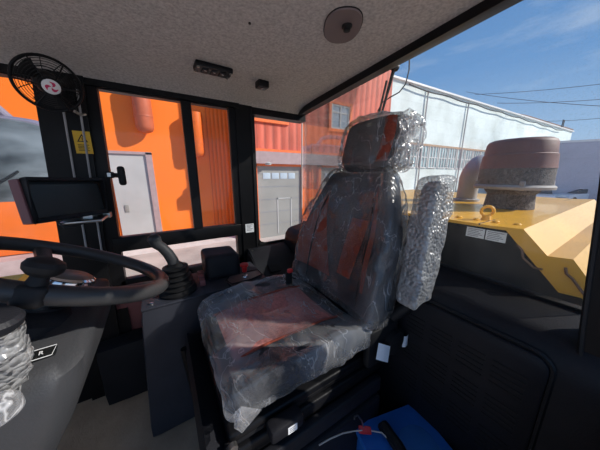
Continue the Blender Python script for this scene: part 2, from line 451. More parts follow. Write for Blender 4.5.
# front right pillar (A): outer frame, inner channel
mb = MB()
mb.prism([(-.392, 1.41, .42), (-.235, 1.41, .42), (-.235, 1.5, .42), (-.392, 1.5, .42)], (-.045, 0, -.85))
mb.prism([(-.437, 1.41, -.43), (-.28, 1.41, -.43), (-.28, 1.5, -.43), (-.437, 1.5, -.43)], (-.02, 0, -.77))
pa = struct(mb.build('trim_1', 'black'))
mb = MB()
mb.tube([(-.318, 1.405, .30), (-.345, 1.405, -.35)], .0045, 6); mb.tube([(-.262, 1.405, .36), (-.293, 1.405, -.40)], .0045, 6)
mb.build('edge_seal', 'exhaust', pa)
# B pillar
mb = MB(); mb.prism([(.43, 1.42, -1.2), (.535, 1.42, -1.2), (.535, 1.5, -1.2), (.43, 1.5, -1.2)], (-.005, 0, 1.62))
pb = struct(mb.build('trim_2', 'black'))
mb = MB(); mb.tube([(.525, 1.418, -.55), (.522, 1.418, .40)], .005, 6); mb.build('edge_seal', 'rubber', pb)
# top rails
mb = MB()
mb.box((-1.2, 1.415, .39), (.45, 1.5, .43)); mb.box((.45, 1.425, .372), (.93, 1.5, .42))
mb.build('trim_3', 'black')['kind'] = 'structure'
mb = MB(); mb.loft([[(xe(y), y, zb), (xe(y)+.045, y, zb+.002), (.95, y, .505), (.95, y, .565), (xe(y), y, .565)] for y, zb in ((-.12, .418), (.3, .418), (.9, .414), (1.5, .402))]); struct(mb.build('trim_5', 'black'))
# rear left pillar close to the viewer
mb = MB()
mb.loft([[(.78, y0, z), (.78, y1, z), (.86, y1, z), (.86, y0, z)] for z, y0, y1 in ((-1.2, -.12, -.066), (-.70, -.065, -.009), (-.34, -.02, .035), (-.03, .01, .065), (.44, .06, .115))])
pc = struct(mb.build('trim_6', 'black'))
mb = MB(); mb.tube([(.776, -.012, -.70), (.776, .032, -.34), (.776, .062, -.03), (.776, .112, .43)], .005, 6); mb.build('edge_seal', 'rubber', pc)

# quarter window and rear window, butt-jointed at the corner
w1 = thing('window_1', (.73, 1.47, -.5), kind='structure')
MB().box((.53, 1.468, -.52), (.93, 1.474, .41)).build('pane', 'glass', w1)
mb = MB()
def band(f, a, b, c, d): mb.quad(f(*a), f(*b), f(*c), f(*d))
f = lambda x, z: (x, 1.462, z)
for a, b in ((( .53, -.52), (.56, .42)),):
    mb.box((a[0], 1.462, a[1]), (b[0], 1.467, b[1]))
mb.box((.53, 1.462, -.53), (.93, 1.467, -.485))
mb.prism([(.555, 1.462, -.485), (.60, 1.462, -.485), (.575, 1.462, -.475), (.562, 1.462, -.46), (.555, 1.462, -.43)], (0, .005, 0))
mb.build('black_border', 'rubber', w1)
w2 = thing('window_2', (XR, .75, -.37), kind='structure')
MB().box((XR+.004, .03, -.38), (XR+.010, 1.474, .505)).build('pane', 'glassr', w2)
mb = MB(); mb.box((XR-.006, .03, -.385), (XR+.003, 1.45, -.355)); mb.build('black_border', 'rubber', w2)
mb = MB(); mb.tube([(.925, 1.464, -.46), (.925, 1.464, .38)], .005, 6); mb.build('corner_seal', 'winframe', w2)
# front right window beyond the A pillar, and the windscreen
w3 = thing('window_3', (-.8, 1.47, -.72), kind='structure')
MB().box((-1.2, 1.468, -.72), (-.40, 1.474, .41)).build('pane', 'glass', w3)
w4 = thing('window_4', (-1.17, .7, -.75), kind='structure')
MB().box((-1.18, -.1, -.75), (-1.174, 1.46, .41)).build('pane', 'glass', w4)

# right-hand door: frame, rails, panes, latch
d1 = thing('door_1', (.1, 1.47, -.9), kind='structure')
def lean(x, z): return x-.053*(.42-z)
mb = MB()
mb.prism([(-.262, 1.428, .405), (-.198, 1.428, .405), (lean(-.198, -.62)+.025, 1.428, -.62), (lean(-.285, -.62)+.025, 1.428, -.62)], (0, .05, 0))
mb.box((-.235, 1.428, .388), (.44, 1.478, .42))
mb.box((.392, 1.428, -.62), (.434, 1.478, .41))
mb.box((-.25, 1.424, -.395), (.43, 1.478, -.318), .006)
mb.box((-.25, 1.428, -.625), (.43, 1.478, -.555), .006)
mb.prism([(.138, 1.428, .40), (.180, 1.428, .40), (.180, 1.428, -.33), (.138, 1.428, -.33)], (0, .04, 0))
mb.build('door_frame', 'black', d1)
mb = MB(); mb.tube([(.184, 1.43, .39), (.184, 1.43, -.32)], .004, 6); mb.tube([(.39, 1.43, .39), (.39, 1.43, -.32)], .004, 6); mb.tube([(-.195, 1.43, .385), (.39, 1.43, .385)], .003, 6)
mb.build('glass_seal', 'rubber', d1)
MB().box((-.24, 1.456, -.33), (.15, 1.460, .395)).build('sliding_pane', 'glass', d1)
MB().box((.15, 1.464, -.33), (.40, 1.468, .395)).build('fixed_pane', 'glass', d1)
MB().box((-.25, 1.460, -.57), (.40, 1.464, -.38)).build('lower_pane', 'glass', d1)
mb = MB(); mb.box((-.29, 1.44, -.90), (.42, 1.478, -.62), .005); mb.build('lower_panel', 'maroon', d1)
# latch on the sliding pane
mb = MB(); mb.box((-.226, 1.41, -.015), (-.194, 1.45, .015), .004); mb.tube([(-.20, 1.412, .0), (-.170, 1.405, -.002)], .011, 8)
lt = mb.build('latch', 'rubber', d1)
mb = MB(); mb.rbox((-.160, 1.40, -.004), (.030, .03, .092), .012, (6, 6, 8)); mb.build('latch_grip', 'rubber', lt)
MB().box((-.216, 1.406, -.008), (-.202, 1.411, .010)).build('keeper', 'steel', lt)

# ================================================================== stickers
o = thing('warning_sticker', (-.285, 1.408, .09), 'yellow warning sticker with triangle on the black front pillar', 'sticker')
F = frame_of((-.281, 1.4075, .143), (0, -1, 0), (1, 0, 0))
mb = MB(F); mb.prism([(-.026, -.048, 0), (.032, -.048, 0), (.032, .048, 0), (-.026, .048, 0)], (0, 0, .0008)); mb.build('backing', 'warn', o)
mb = MB(F)
a = [(-.016, .002, .001), (.021, .002, .001), (.0025, .036, .001)]; c = Vector((.0025, .013, .001))
inn = [c+(Vector(p)-c)*.68 for p in a]
for i in range(3): mb.quad(a[i], a[(i+1) % 3], inn[(i+1) % 3], inn[i])
mb.box((.001, .011, .001), (.004, .022, .0013)); mb.box((.001, .006, .001), (.004, .0085, .0013))
for k in range(5): mb.box((-.016, -.012-k*.006, .001), (.022-(k % 2)*.006, -.0095-k*.006, .0013))
mb.build('print', 'rubber', o)
o = thing('white_label', (.468, 1.417, -.38), 'small white square label on the black middle pillar', 'label')
F = frame_of((.475, 1.4165, -.352), (0, -1, 0), (1, 0, 0))
mb = MB(F); mb.box((-.028, -.03, 0), (.03, .03, .001)); mb.build('backing', 'paper', o)
mb = MB(F)
for k in range(5): mb.box((-.02, .02-k*.009, .001), (.022-(k*7 % 3)*.008, .0235-k*.009, .0013))
mb.build('print', 'ink', o)

# ================================================================== ceiling fittings
o = thing('switch_panel', (.245, 1.09, .42), 'black rectangular switch plate screwed to the headliner', 'switch panel')
F = frame_of((.245, 1.095, .447), (0, 0, -1), (1, .03, 0))
mb = MB(F); mb.rbox((0, 0, .010), (.15, .072, .022), .006, (10, 6, 4)); mb.build('plate', 'black', o)
for x in (-.065, .065):
    for y in (-.026, .026):
        mb = MB(F); mb.lathe([(.0055, 0), (.0055, .004), (.003, .006)], (x, y, .020), (0, 0, 1), 10); mb.build('plate_screw', 'steel', o)
for k, x in enumerate((-.035, .0, .035)):
    mb = MB(F); mb.rbox((x, 0, .021), (.026, .044, .010), .003, (4, 6, 3)); s = mb.build('rocker', 'plastic2', o)
    mb = MB(F); mb.box((x-.004, .010, .0262), (x+.004, .014, .0268)); mb.build('icon', 'switchwhite', s)
o = thing('ceiling_sensor', (.478, 1.12, .415), 'small black cube sensor on the headliner above quarter window', 'sensor')
F = frame_of((.478, 1.125, .447), (0, 0, -1), (1, .05, 0))
mb = MB(F); mb.rbox((0, 0, .015), (.055, .05, .032), .005, (6, 6, 4)); mb.build('housing', 'black', o)
mb = MB(F); mb.lathe([(.012, 0), (.012, .003), (.006, .004)], (0, 0, .030), (0, 0, 1), 14); mb.build('lens', 'screen', o)
# oval speaker plate with a centre knob
o = thing('ceiling_plate', (.53, .605, .43), 'brown-grey oval plate with a black knob on the headliner', 'plate')
F = frame_of((.53, .607, .447), (0, 0, -1), (.55, .84, 0))
ov = lambda s, z: [(s*(.082*math.copysign(abs(math.cos(t))**.85, math.cos(t))), s*(.056*math.copysign(abs(math.sin(t))**.85, math.sin(t))), z) for t in [2*PI*i/40 for i in range(40)]]
mb = MB(F); mb.loft([ov(1, 0), ov(1, .004), ov(.975, .007)])
mb.build('plate', pmat('brown grey plate', (.17, .13, .13), .6, var=.1), o)
mb = MB(F); mb.loft([ov(1.03, 0), ov(1.03, .003), ov(.99, .0035)]); mb.build('rim', 'plastic2', o)
mb = MB(F); mb.lathe([(.016, .006), (.016, .010), (.011, .014), (.0105, .020), (.007, .021)], (-.012, .012, 0), (0, 0, 1), 18); mb.build('knob', 'rubber', o)
tag(MB().lathe([(.004, 0), (.004, -.003)], (.282, .742, .446), (0, 0, 1), 10).build('screw', 'rubber'), 'tiny dark screw in the headliner left of oval plate', 'screw')

# ================================================================== fan
FC = Vector((-.281, 1.145, .296))
fn_ = Vector((.30, -.80, -.36)).normalized()
F = frame_of(FC, fn_, (1, 0, -.35))
fan = thing('cab_fan', (-.30, 1.25, .17), 'black round caged fan hung beside the front pillar', 'fan')
R = .081
mb = MB(F)
for k in range(2, 12):
    r = R*k/12.0; z = .034*(1-(r/R)**2)+.0
    mb.torus((0, 0, z), r, .0010, n=40, k=5)
mb.torus((0, 0, -.002), R, .0045, n=44, k=8)
for k in range(6):
    a = 2*PI*k/6+.2
    mb.tube([(math.cos(a)*R*t, math.sin(a)*R*t, .035*(1-t*t)+.001) for t in (.2, .45, .7, .9, 1)], .0022, 6)
mb.build('front_grille', 'black', fan)
mb = MB(F)
for k in (7, 12):
    r = R*k/12.0; mb.torus((0, 0, -.055+.03*(r/R)**3), r, .0014, n=36, k=5)
for k in range(10):
    a = 2*PI*k/10
    mb.tube([(math.cos(a)*R*t, math.sin(a)*R*t, -.055+.05*t**4) for t in (.3, .6, .85, 1)], .0014, 5)
mb.build('rear_grille', 'black', fan)
mb = MB(F); mb.lathe([(.030, -.085), (.034, -.06), (.034, -.02), (.028, .0), (.026, .018)], (0, 0, 0), (0, 0, 1), 20); mb.build('motor', 'rubber', fan)
for k in range(3):
    a0 = 2*PI*k/3+.55
    rings = []
    for t in (0, .25, .5, .75, 1):
        r = .022+t*(R*.86-.022); w = .42+.62*t*(1.25-.45*t)
        row = []
        for s in (-1, -.5, 0, .5, 1):
            a = a0+s*w*.50; row.append((math.cos(a)*r, math.sin(a)*r, s*.016-.012))
        rings.append(row)
    mb = MB(F)
    mb.loft(rings, closed=False); bmesh.ops.solidify(mb.bm, geom=mb.bm.faces[:], thickness=.0015)
    mb.build('blade', 'rubber', fan)
mb = MB(F); mb.lathe([(.022, .030), (.022, .037), (.016, .0395)], (0, 0, 0), (0, 0, 1), 28); badge = mb.build('badge', 'white', fan)
mb = MB(F)                                        # red swirl of three hooked arms
for k in range(3):
    a0 = 2*PI*k/3+.5
    pin, pout = [], []
    for i in range(9):
        t = i/8; a = a0+t*1.5; r = .002+.0125*t**.7; w = .0048*math.sin(PI*min(.97, t+.15))+.0012
        pin.append((math.cos(a)*(r-w), math.sin(a)*(r-w), .0402)); pout.append((math.cos(a)*(r+w), math.sin(a)*(r+w), .0402))
    mb.loft([pin, pout], closed=False)
mb.build('swirl_emblem', pmat('crimson print', (.55, .02, .10), .5), badge)
mb = MB()
back = FC-fn_*.075
mb.tube([back, back+Vector((-.01, .08, .0)), back+Vector((.0, .155, .02)), (-.30, 1.405, .30)], .012, 8)
mb.box((-.33, 1.38, .265), (-.275, 1.408, .33), .005)
mb.build('mount_bracket', 'black', fan)
mb = MB(); mb.tube([(-.275, 1.36, .262), (-.262, 1.385, .255), (-.25, 1.40, .262)], .006, 8); mb.build('clamp', 'steel', fan)
# windscreen trim bar behind the fan
struct(MB().prism([(-.60, 1.43, .41), (-.36, 1.43, .41), (-.36, 1.43, .375), (-.60, 1.43, .395)], (0, .04, 0)).build('trim_7', 'black'))

# ================================================================== monitor
mon = thing('monitor', (-.30, 1.30, -.20), 'black in-cab monitor with blank screen on the front pillar', 'monitor')
ML = Vector((-.392, 1.115, -.088)); MR = Vector((-.232, 1.345, -.095))
xdir = (MR-ML).normalized(); W_ = (MR-ML).length
nrm = xdir.cross(Vector((0, 0, 1))).normalized()+Vector((0, 0, .10))
F = frame_of((ML+MR)/2, nrm, xdir)
H_ = .158
mb = MB(F); mb.rbox((0, 0, -.02), (W_, H_, .04), .006, (12, 10, 4)); mb.build('housing', 'black', mon)
mb = MB(F)                                          # raised sun hood over and beside the screen
mb.prism([(-W_/2, H_/2, 0), (W_/2, H_/2, 0), (W_/2, H_/2-.012, 0), (-W_/2, H_/2-.012, 0)], (0, .002, .022))
mb.prism([(-W_/2, -H_/2, 0), (-W_/2, H_/2, 0), (-W_/2, H_/2-.002, .022), (-W_/2, H_/2-.03, .020)], (.006, 0, 0))
mb.prism([(W_/2, -H_/2, 0), (W_/2, H_/2, 0), (W_/2, H_/2-.002, .022), (W_/2, H_/2-.03, .020)], (-.006, 0, 0))
mb.build('sun_hood', 'plastic', mon)
mb = MB(F); mb.box((-W_/2+.016, -H_/2+.020, 0), (W_/2-.016, H_/2-.022, .0015)); mb.build('screen', 'screen', mon)
mb = MB(F); mb.rbox((0, -H_/2+.010, .003), (W_-.02, .017, .008), .003, (10, 3, 3))
for k in range(6): mb.lathe([(.0035, 0), (.003, .002)], (-.04+k*.018, -H_/2+.010, .006), (0, 0, 1), 8)
mb.build('button_strip', 'plastic2', mon)
mb = MB(F); mb.rbox((-W_/2-.003, 0, -.018), (.008, H_*.96, .036), .003, (3, 8, 4)); mb.build('side_panel', pmat('side with painted orange bounce', (.16, .06, .07), .5), mon)  # maroon tone is orange bounce light painted into the side's colour
mb = MB(); mb.box((-.36, 1.21, -.192), (-.23, 1.40, -.182), .003); mb.box((-.30, 1.27, -.182), (-.27, 1.31, -.165)); mb.box((-.25, 1.36, -.20), (-.225, 1.408, -.175), .003)
mb.build('bracket', 'steel', mon)
mb = MB(); mb.tube([(-.36, 1.2, -.172), (-.345, 1.205, -.20), (-.32, 1.23, -.205), (-.29, 1.28, -.195), (-.27, 1.34, -.20)], .004, 6); mb.build('cable', 'cable', mon)

# ================================================================== steering wheel and column
hub = Vector((-.213, .70, -.210)); wn = Vector((.42, 0.14, .90)).normalized()
sw = thing('steering_wheel', (-.215, .70, -.30), 'black steering wheel with spinner knob and chrome ringed hub', 'steering wheel')
WF = frame_of(hub, wn, (1, 0, 0))
RW = .202
mb = MB(WF); mb.torus((0, 0, 0), RW, .0175, n=64, k=14); mb.build('rim', 'wheel', sw)
for a in (math.radians(-3), math.radians(120), math.radians(236)):
    mb = MB(WF)
    c, s = math.cos(a), math.sin(a)
    rings = []
    for t, z, w, h in ((.03, -.062, .024, .010), (.09, -.048, .017, .009), (.15, -.02, .015, .009), (RW-.004, -.002, .017, .010)):
        rings.append([(c*t-s*q*w, s*t+c*q*w, z+p*h) for q, p in ((-1, -.6), (-.6, -1), (.6, -1), (1, -.6), (1, .6), (.6, 1), (-.6, 1), (-1, .6))])
    mb.loft(rings); mb.build('spoke', 'wheel', sw)
mb = MB(WF); mb.lathe([(.040, -.075), (.046, -.055), (.046, -.030), (.040, -.025)], (0, 0, 0), (0, 0, 1), 32); mb.build('hub', 'wheel', sw)
HO = (.016, -.008, -.018)
mb = MB(WF); mb.lathe([(.036, -.024), (.045, -.018), (.048, -.009), (.046, -.001), (.041, .003)], HO, (0, 0, 1), 36); mb.build('chrome_ring', 'chrome', sw)
mb = MB(WF); mb.lathe([(.042, -.005), (.041, .003), (.032, .008), (.012, .010)], HO, (0, 0, 1), 36); mb.build('horn_button', pmat('brown grey horn button', (.12, .10, .085), .4), sw)
ka = math.radians(275)
kb = Vector((RW*math.cos(ka), RW*math.sin(ka), 0))
mb = MB(WF); mb.lathe([(.014, .0), (.016, .010), (.013, .022), (.011, .030)], kb, (0, 0, 1), 18)
mb.lathe([(.010, .028), (.018, .032), (.0245, .039), (.026, .047), (.0225, .054), (.013, .059), (.003, .060)], kb, (0, 0, 1), 26)
mb.build('spinner_knob', 'rubber', sw)
mb = MB(WF); mb.rbox(kb+Vector((0, 0, -.002)), (.042, .039, .039), .012, (6, 6, 6)); mb.build('spinner_clamp', 'rubber', sw)
mb = MB(); mb.tube([hub+Vector(p) for p in ((-.045, .005, -.035), (-.04, -.005, -.012), (-.03, -.008, -.004))], [.007, .008, .005], 8); mb.build('blue_tag', 'blue', sw)

col = thing('steering_column', (-.27, .66, -1.2), 'grey plastic dash column under the steering wheel with small display', 'dash column')
def rrect(x0, x1, y0, y1, z, r, n=5, zf=None):
    out = []
    for cx, cy, a0 in ((x1-r, y1-r, 0), (x0+r, y1-r, 90), (x0+r, y0+r, 180), (x1-r, y0+r, 270)):
        for i in range(n+1):
            a = math.radians(a0+90*i/n); x = cx+r*math.cos(a); y = cy+r*math.sin(a)
            out.append((x, y, z if zf is None else z+zf(x, y)))
    return out
sl = lambda x, y: .23*(y-.66) if y < .66 else .02*(y-.66)
mb = MB()
mb.loft([rrect(-.60, -.44, .54, .80, -1.2, .05), rrect(-.59, -.41, .52, .83, -.9, .05), rrect(-.56, -.285, .505, .85, -.62, .05),
         rrect(-.54, -.205, .49, .86, -.47, .05), rrect(-.52, -.172, .488, .86, -.385, .05), rrect(-.51, -.166, .49, .855, -.312, .05, zf=sl), rrect(-.48, -.182, .515, .83, -.296, .05, zf=sl)])
mb.build('column_housing', 'dash', col, smooth=50)
mb = MB(); mb.lathe([(.105, -.085), (.100, -.06), (.085, -.048), (.062, -.044), (.060, -.040)], hub+Vector((-.045, 0, -.03)), wn, 36); mb.build('collar', 'plastic2', col)
mb = MB(); mb.lathe([(.040, -.045), (.047, -.042), (.047, -.034), (.040, -.031)], hub+Vector((-.043, 0, -.032)), wn, 30); mb.build('chrome_collar', 'chrome', col)
mb = MB(); mb.lathe([(.030, 0), (.030, .10)], hub-wn*.12, wn, 18); mb.build('shaft', 'rubber', col)
# display strip on the sloping near shoulder of the column
dn = Vector((.05, -.30, .95)).normalized()
DF = frame_of((-.240, .540, -.322), dn, (1, .05, .1)) @ Matrix.Scale(.62, 4)
mb = MB(DF); mb.rbox((0, 0, .0), (.115, .040, .012), .005, (8, 5, 3)); disp = mb.build('display', 'screen', col)
mb = MB(DF); mb.tube([(-.054, -.017, .006), (.05, -.017, .006), (.056, .017, .006), (-.054, .017, .006)], .0012, 5, closed=True); mb.build('display_border', 'switchwhite', disp)
text_mb('R', .018, DF @ Matrix.Translation((.026, 0, .0068))).build('display_text', 'switchwhite', disp)
text_mb('X', .013, DF @ Matrix.Translation((.003, 0, .0068))).build('display_text', 'switchwhite', disp)
# wrapped lever on the near side of the column
LS = Vector((-.046, .058, -.026))
lv = thing('control_lever', (-.245, .47, -.40), 'control lever with black round cap wrapped in bubble film, beside steering column', 'lever')
mb = MB(); mb.lathe([(.026, 0), (.030, .005), (.031, .014), (.026, .02), (.010, .022)], LS+Vector((-.178, .392, -.182)), (.2, -.1, 1), 28); mb.build('cap', 'plastic2', lv)
mb = MB(); mb.tube([LS+Vector(p) for p in ((-.178, .392, -.18), (-.195, .42, -.26), (-.232, .47, -.40))], [.016, .016, .014], 12); mb.build('shaft', 'rubber', lv)
def crumple(amp, fr):
    def g(q, u):
        d = noise.noise_vector(q*fr); return q+d*amp
    return g
mb = MB()
rings = []
for i in range(17):
    t = i/16
    c = LS+Vector((-.180, .394, -.19)).lerp(Vector((-.222, .45, -.33)), t)
    rings.append([c+Vector((math.cos(a)*(.028+.008*math.sin(PI*t)), math.sin(a)*(.028+.008*math.sin(PI*t)), 0))+noise.noise_vector(Vector((math.cos(a), math.sin(a), t*4))*2.3)*.008 for a in [2*PI*k/28 for k in range(28)]])
mb.loft(rings); mb.build('bubble_wrap', 'bubble', lv, smooth=50)
K = Vector((-.236, .437, -.327))
mb = MB(); mb.ball(K, (.017, .0145, .016)); lv2 = mb.build('side_knob', 'plastic2', col)
mb = MB(); mb.tube([K+Vector((0, .005, 0)), K+Vector((-.02, .06, -.03))], .010, 10); mb.build('knob_stem', 'rubber', lv2)
mb = MB(); mb.rbox(K, (.046, .040, .043), .019, (14, 14, 12), crumple(.004, 50)); mb.build('knob_film', 'filmh', lv2)

# ================================================================== right-hand console
con = thing('side_console', (.14, 1.13, -1.2), 'slate grey side console to the right of the driver seat', 'console')
mb = MB()
def tap(q, u):
    k = (q.z+.535)/-.665
    return Vector((q.x-.045*k*(1 if u.x < 0 else .2), q.y+.02*k*(1 if u.y < 0 else -1), q.z))
mb.rbox((.145, 1.135, -.868), (.555, .275, .665), .018, (16, 10, 14), tap); mb.build('body', 'console', con, smooth=45)
mb = MB(); mb.rbox((.143, 1.135, -.534), (.548, .268, .014), .006, (16, 8, 3)); mb.build('top_plate', 'console', con)
mb = MB(); mb.lathe([(.010, 0), (.010, .004), (.006, .006)], (-.095, 1.03, -.528), (0, 0, 1), 12); mb.build('screw', 'steel', con)
# red-brown insert plate
mb = MB(); mb.prism([(.235, 1.005, -.527), (.335, 1.005, -.527), (.40, 1.03, -.527), (.40, 1.10, -.527), (.245, 1.10, -.527), (.222, 1.06, -.527)], (0, 0, .010))
mb.build('insert_plate', pmat('brown insert', (.16, .10, .09), .35, var=.1), con)
mb = MB(); mb.tube([(.235, 1.005, -.516), (.335, 1.005, -.516), (.40, 1.03, -.516), (.40, 1.10, -.516), (.245, 1.10, -.516), (.222, 1.06, -.516)], .004, 6, closed=True); mb.build('insert_edge', 'rubber', con)
# pod
mb = MB(); mb.rbox((.225, 1.195, -.545), (.165, .15, .10), .02, (8, 8, 6)); mb.build('pod_neck', 'console', con)
pod = MB(); pod.rbox((.225, 1.19, -.462), (.172, .175, .125), .022, (12, 10, 10), lambda q, u: Vector((q.x, q.y+(q.z+.462)*.12, q.z-.05*(q.x-.225)))); pod.build('pod', 'plastic2', con)
# switch cluster between joystick and pod
mb = MB()
for k in range(3): mb.box((.10+.004*k, 1.08+.05*k, -.53), (.128+.004*k, 1.12+.05*k, -.50), .004)
mb.build('rocker_switches', 'maroon', con)
js = thing('joystick', (.01, 1.09, -.527), 'black joystick lever in ribbed rubber boot on the side console', 'joystick')
mb = MB()
prof = [(.078, 0), (.080, .010), (.070, .014), (.064, .020)]
for k in range(5):
    r = .068-.005*k; z = .022+k*.022
    prof += [(r-.012, z), (r+.004, z+.007), (r+.004, z+.013), (r-.012, z+.018)]
prof += [(.030, .136), (.022, .142)]
mb.lathe(prof, (.01, 1.09, -.527), (0, 0, 1), 28); mb.build('boot', 'rubber', js, smooth=25)
mb = MB(); mb.tube([(.008, 1.09, -.40), (.002, 1.09, -.37), (-.012, 1.09, -.335), (-.030, 1.088, -.305), (-.045, 1.086, -.290), (-.052, 1.085, -.268)], [.024, .023, .022, .021, .022, .024], 16)
mb.ball((-.053, 1.085, -.264), (.0255, .0255, .022)); mb.build('grip', 'dash', js)
mb = MB(); mb.lathe([(.011, .028), (.013, .034), (.013, .056), (.021, .060), (.022, .068), (.018, .073)], (.315, 1.055, -.518), (0, 0, 1), 20); rk = mb.build('pull_knob', 'red', con); rk['label'] = 'red pull knob'
mb = MB(); mb.lathe([(.016, 0), (.014, .006), (.007, .010), (.007, .034)], (.315, 1.055, -.518), (0, 0, 1), 16); mb.build('knob_stem', 'chrome', rk)
# rear right side cupboard sloping under the quarter window
rc = thing('side_cupboard', (.58, 1.27, -1.2), 'sloping black plastic side trim under the right quarter window', 'trim')
mb = MB(); P = [(.445, 1.425, -.495), (.445, 1.37, -.505), (.445, 1.26, -.565), (.445, 1.13, -.665), (.445, 1.10, -.70), (.445, 1.10, -1.2), (.445, 1.425, -1.2)]
mb.prism(P, (.30, 0, 0)); bmesh.ops.bevel(mb.bm, geom=mb.bm.edges[:], offset=.008, segments=2, affect='EDGES'); mb.build('body', 'plastic2', rc)
mb = MB(); n_ = Vector((0, -.1, .11)).normalized(); F = frame_of((.56, 1.22, -.590), (0, -.62, .78), (1, 0, 0))
mb.mat = F; mb.rbox((0, 0, .002), (.075, .06, .014), .004, (6, 6, 3)); mb.build('pocket', 'rubber', rc)
mb = MB(); mb.lathe([(.008, 0), (.008, .004)], (.475, 1.385, -.505), (0, -.2, 1), 10); mb.build('screw', 'steel', rc)

# ================================================================== driver seat
SY = .69
seat = thing('driver_seat', (.36, SY, -1.2), 'black and red suspension driver seat covered in clear plastic film', 'seat')
# cushion: dished with side bolsters and a waterfall front edge
def cush(off=0.0, amp=0.0, fr=14):
    def g(q, u):
        z = q.z
        top = max(0, u.z)
        z += top*(.022*abs(u.y)**3 - .016*(1-u.y*u.y))
        if u.x < -.3: z -= .032*((-u.x-.3)/.7)**2*(.3+.7*top)
        if u.x > .5: z -= .02*((u.x-.5)/.5)*top
        y = SY+(q.y-SY)*(1-.06*max(0, -u.x)**2)
        p = Vector((q.x, y, z))
        if amp:
            d = noise.noise_vector(p*fr)*amp+noise.noise_vector(p*fr*2.7)*amp*.45
            if u.z < -.2: d *= 1.3
            p += d
        return p
    return g
mb = MB(); mb.rbox((.325, SY, -.562), (.49, .49, .10), .04, (24, 24, 8), cush()); cu = mb.build('seat_cushion', 'fabric', seat, smooth=80)
def patch(x0, x1, y0, y1, n=12):
    """insert panel laid on the dished cushion top"""
    rows = []
    g = cush()
    for i in range(n+1):
        row = []
        for j in range(n+1):
            x = x0+(x1-x0)*i/n; y = y0+(y1-y0)*j/n
            u = Vector(((x-.325)/.245, (y-SY)/.245, 1)); q = g(Vector((x, y, -.5125)), u); row.append(q+Vector((0, 0, .004)))
        rows.append(row)
    return rows
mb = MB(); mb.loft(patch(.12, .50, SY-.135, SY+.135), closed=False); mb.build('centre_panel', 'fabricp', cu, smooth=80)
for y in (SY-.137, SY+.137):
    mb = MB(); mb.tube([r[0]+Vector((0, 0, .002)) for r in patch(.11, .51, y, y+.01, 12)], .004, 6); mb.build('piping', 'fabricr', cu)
mb = MB(); mb.rbox((.325, SY, -.557), (.515, .525, .104), .03, (64, 64, 16), cush(0, .010, 11)); mb.build('plastic_cover', 'film', cu, smooth=60)
# film bunched at the front corner
mb = MB(); mb.loft([[(.085, .432, -.55), (.10, .425, -.535), (.15, .425, -.58), (.11, .43, -.608)], [(.078, .42, -.58), (.082, .415, -.58), (.10, .413, -.595), (.095, .415, -.602)]]); mb.build('film_corner', 'filmh', cu)
# backrest
tilt = math.radians(15)
def backpt(s, v, w, base=Vector((.565, SY, -.52))):
    """s across (+ = far side), v up the back, w = forward of the front face"""
    return base+Vector((math.sin(tilt)*v-math.cos(tilt)*w, s, math.cos(tilt)*v+math.sin(tilt)*w))
HB = .56
def half(v):
    t = max(0, min(1, v/HB)); return .255*(1-.06*t)*(1 if t < .55 else 1-.36*((t-.55)/.45)**1.25)
def backfn(extra=0, amp=0, fr=13):
    def g(q, u):
        v = q.z; s = q.y/.255; w = q.x
        k = half(v)
        bol = .030*abs(s)**3*(1-v/HB*.5) - .014*(1-s*s)
        lum = .016*math.sin(PI*min(1, max(0, v/HB))*1.1)
        ww = w+(bol+lum)*(1 if u.x > 0 else .2)
        p = backpt(s*(k+extra), v, ww)
        if amp: p += noise.noise_vector(p*fr)*amp+noise.noise_vector(p*fr*2.6)*amp*.5
        return p
    return g
mb = MB(); mb.rbox((-.045, 0, HB/2), (.10, .51, HB), .04, (6, 24, 28), backfn()); bk = mb.build('backrest', 'fabric', seat, smooth=80)
def bpanel(poly_rows, off=.006):
    g = backfn(); rows = []
    for v, s0, s1 in poly_rows:
        rows.append([g(Vector((.005, (s0+(s1-s0)*j/8)*.255, v)), Vector((1, 0, 0)))+(backpt(0, 0, off)-backpt(0, 0, 0)) for j in range(9)])
    return rows
for rws in ([(.46-.034*i, max(.02, .62-.055*i), min(.94, .66+.045*i)) for i in range(12)], [(.49-.03*i, -.80, -.80+.02*i+.01) for i in range(8)]+[(.25-.03*i, -.80, -.64-.02*i) for i in range(6)]):
    mb = MB(); mb.loft(bpanel(rws), closed=False); mb.build('red_panel', 'fabricr', bk, smooth=80)
mb = MB(); mb.loft(bpanel([(.36-.03*i, -.62+.02*i, -.22+.01*i) for i in range(9)]), closed=False); mb.build('red_panel', 'fabricr', bk, smooth=80)
for s in (-.68, .62):
    mb = MB(); mb.tube([r[0] for r in bpanel([(.03+.04*i, s, s+.01) for i in range(12)], .008)], .0035, 6); mb.build('piping', 'rubber', bk)
mb = MB(); mb.rbox((-.045, 0, HB/2), (.122, .53, HB+.03), .035, (12, 48, 60), backfn(.006, .010, 12)); mb.build('plastic_cover', 'filmb', bk, smooth=60)
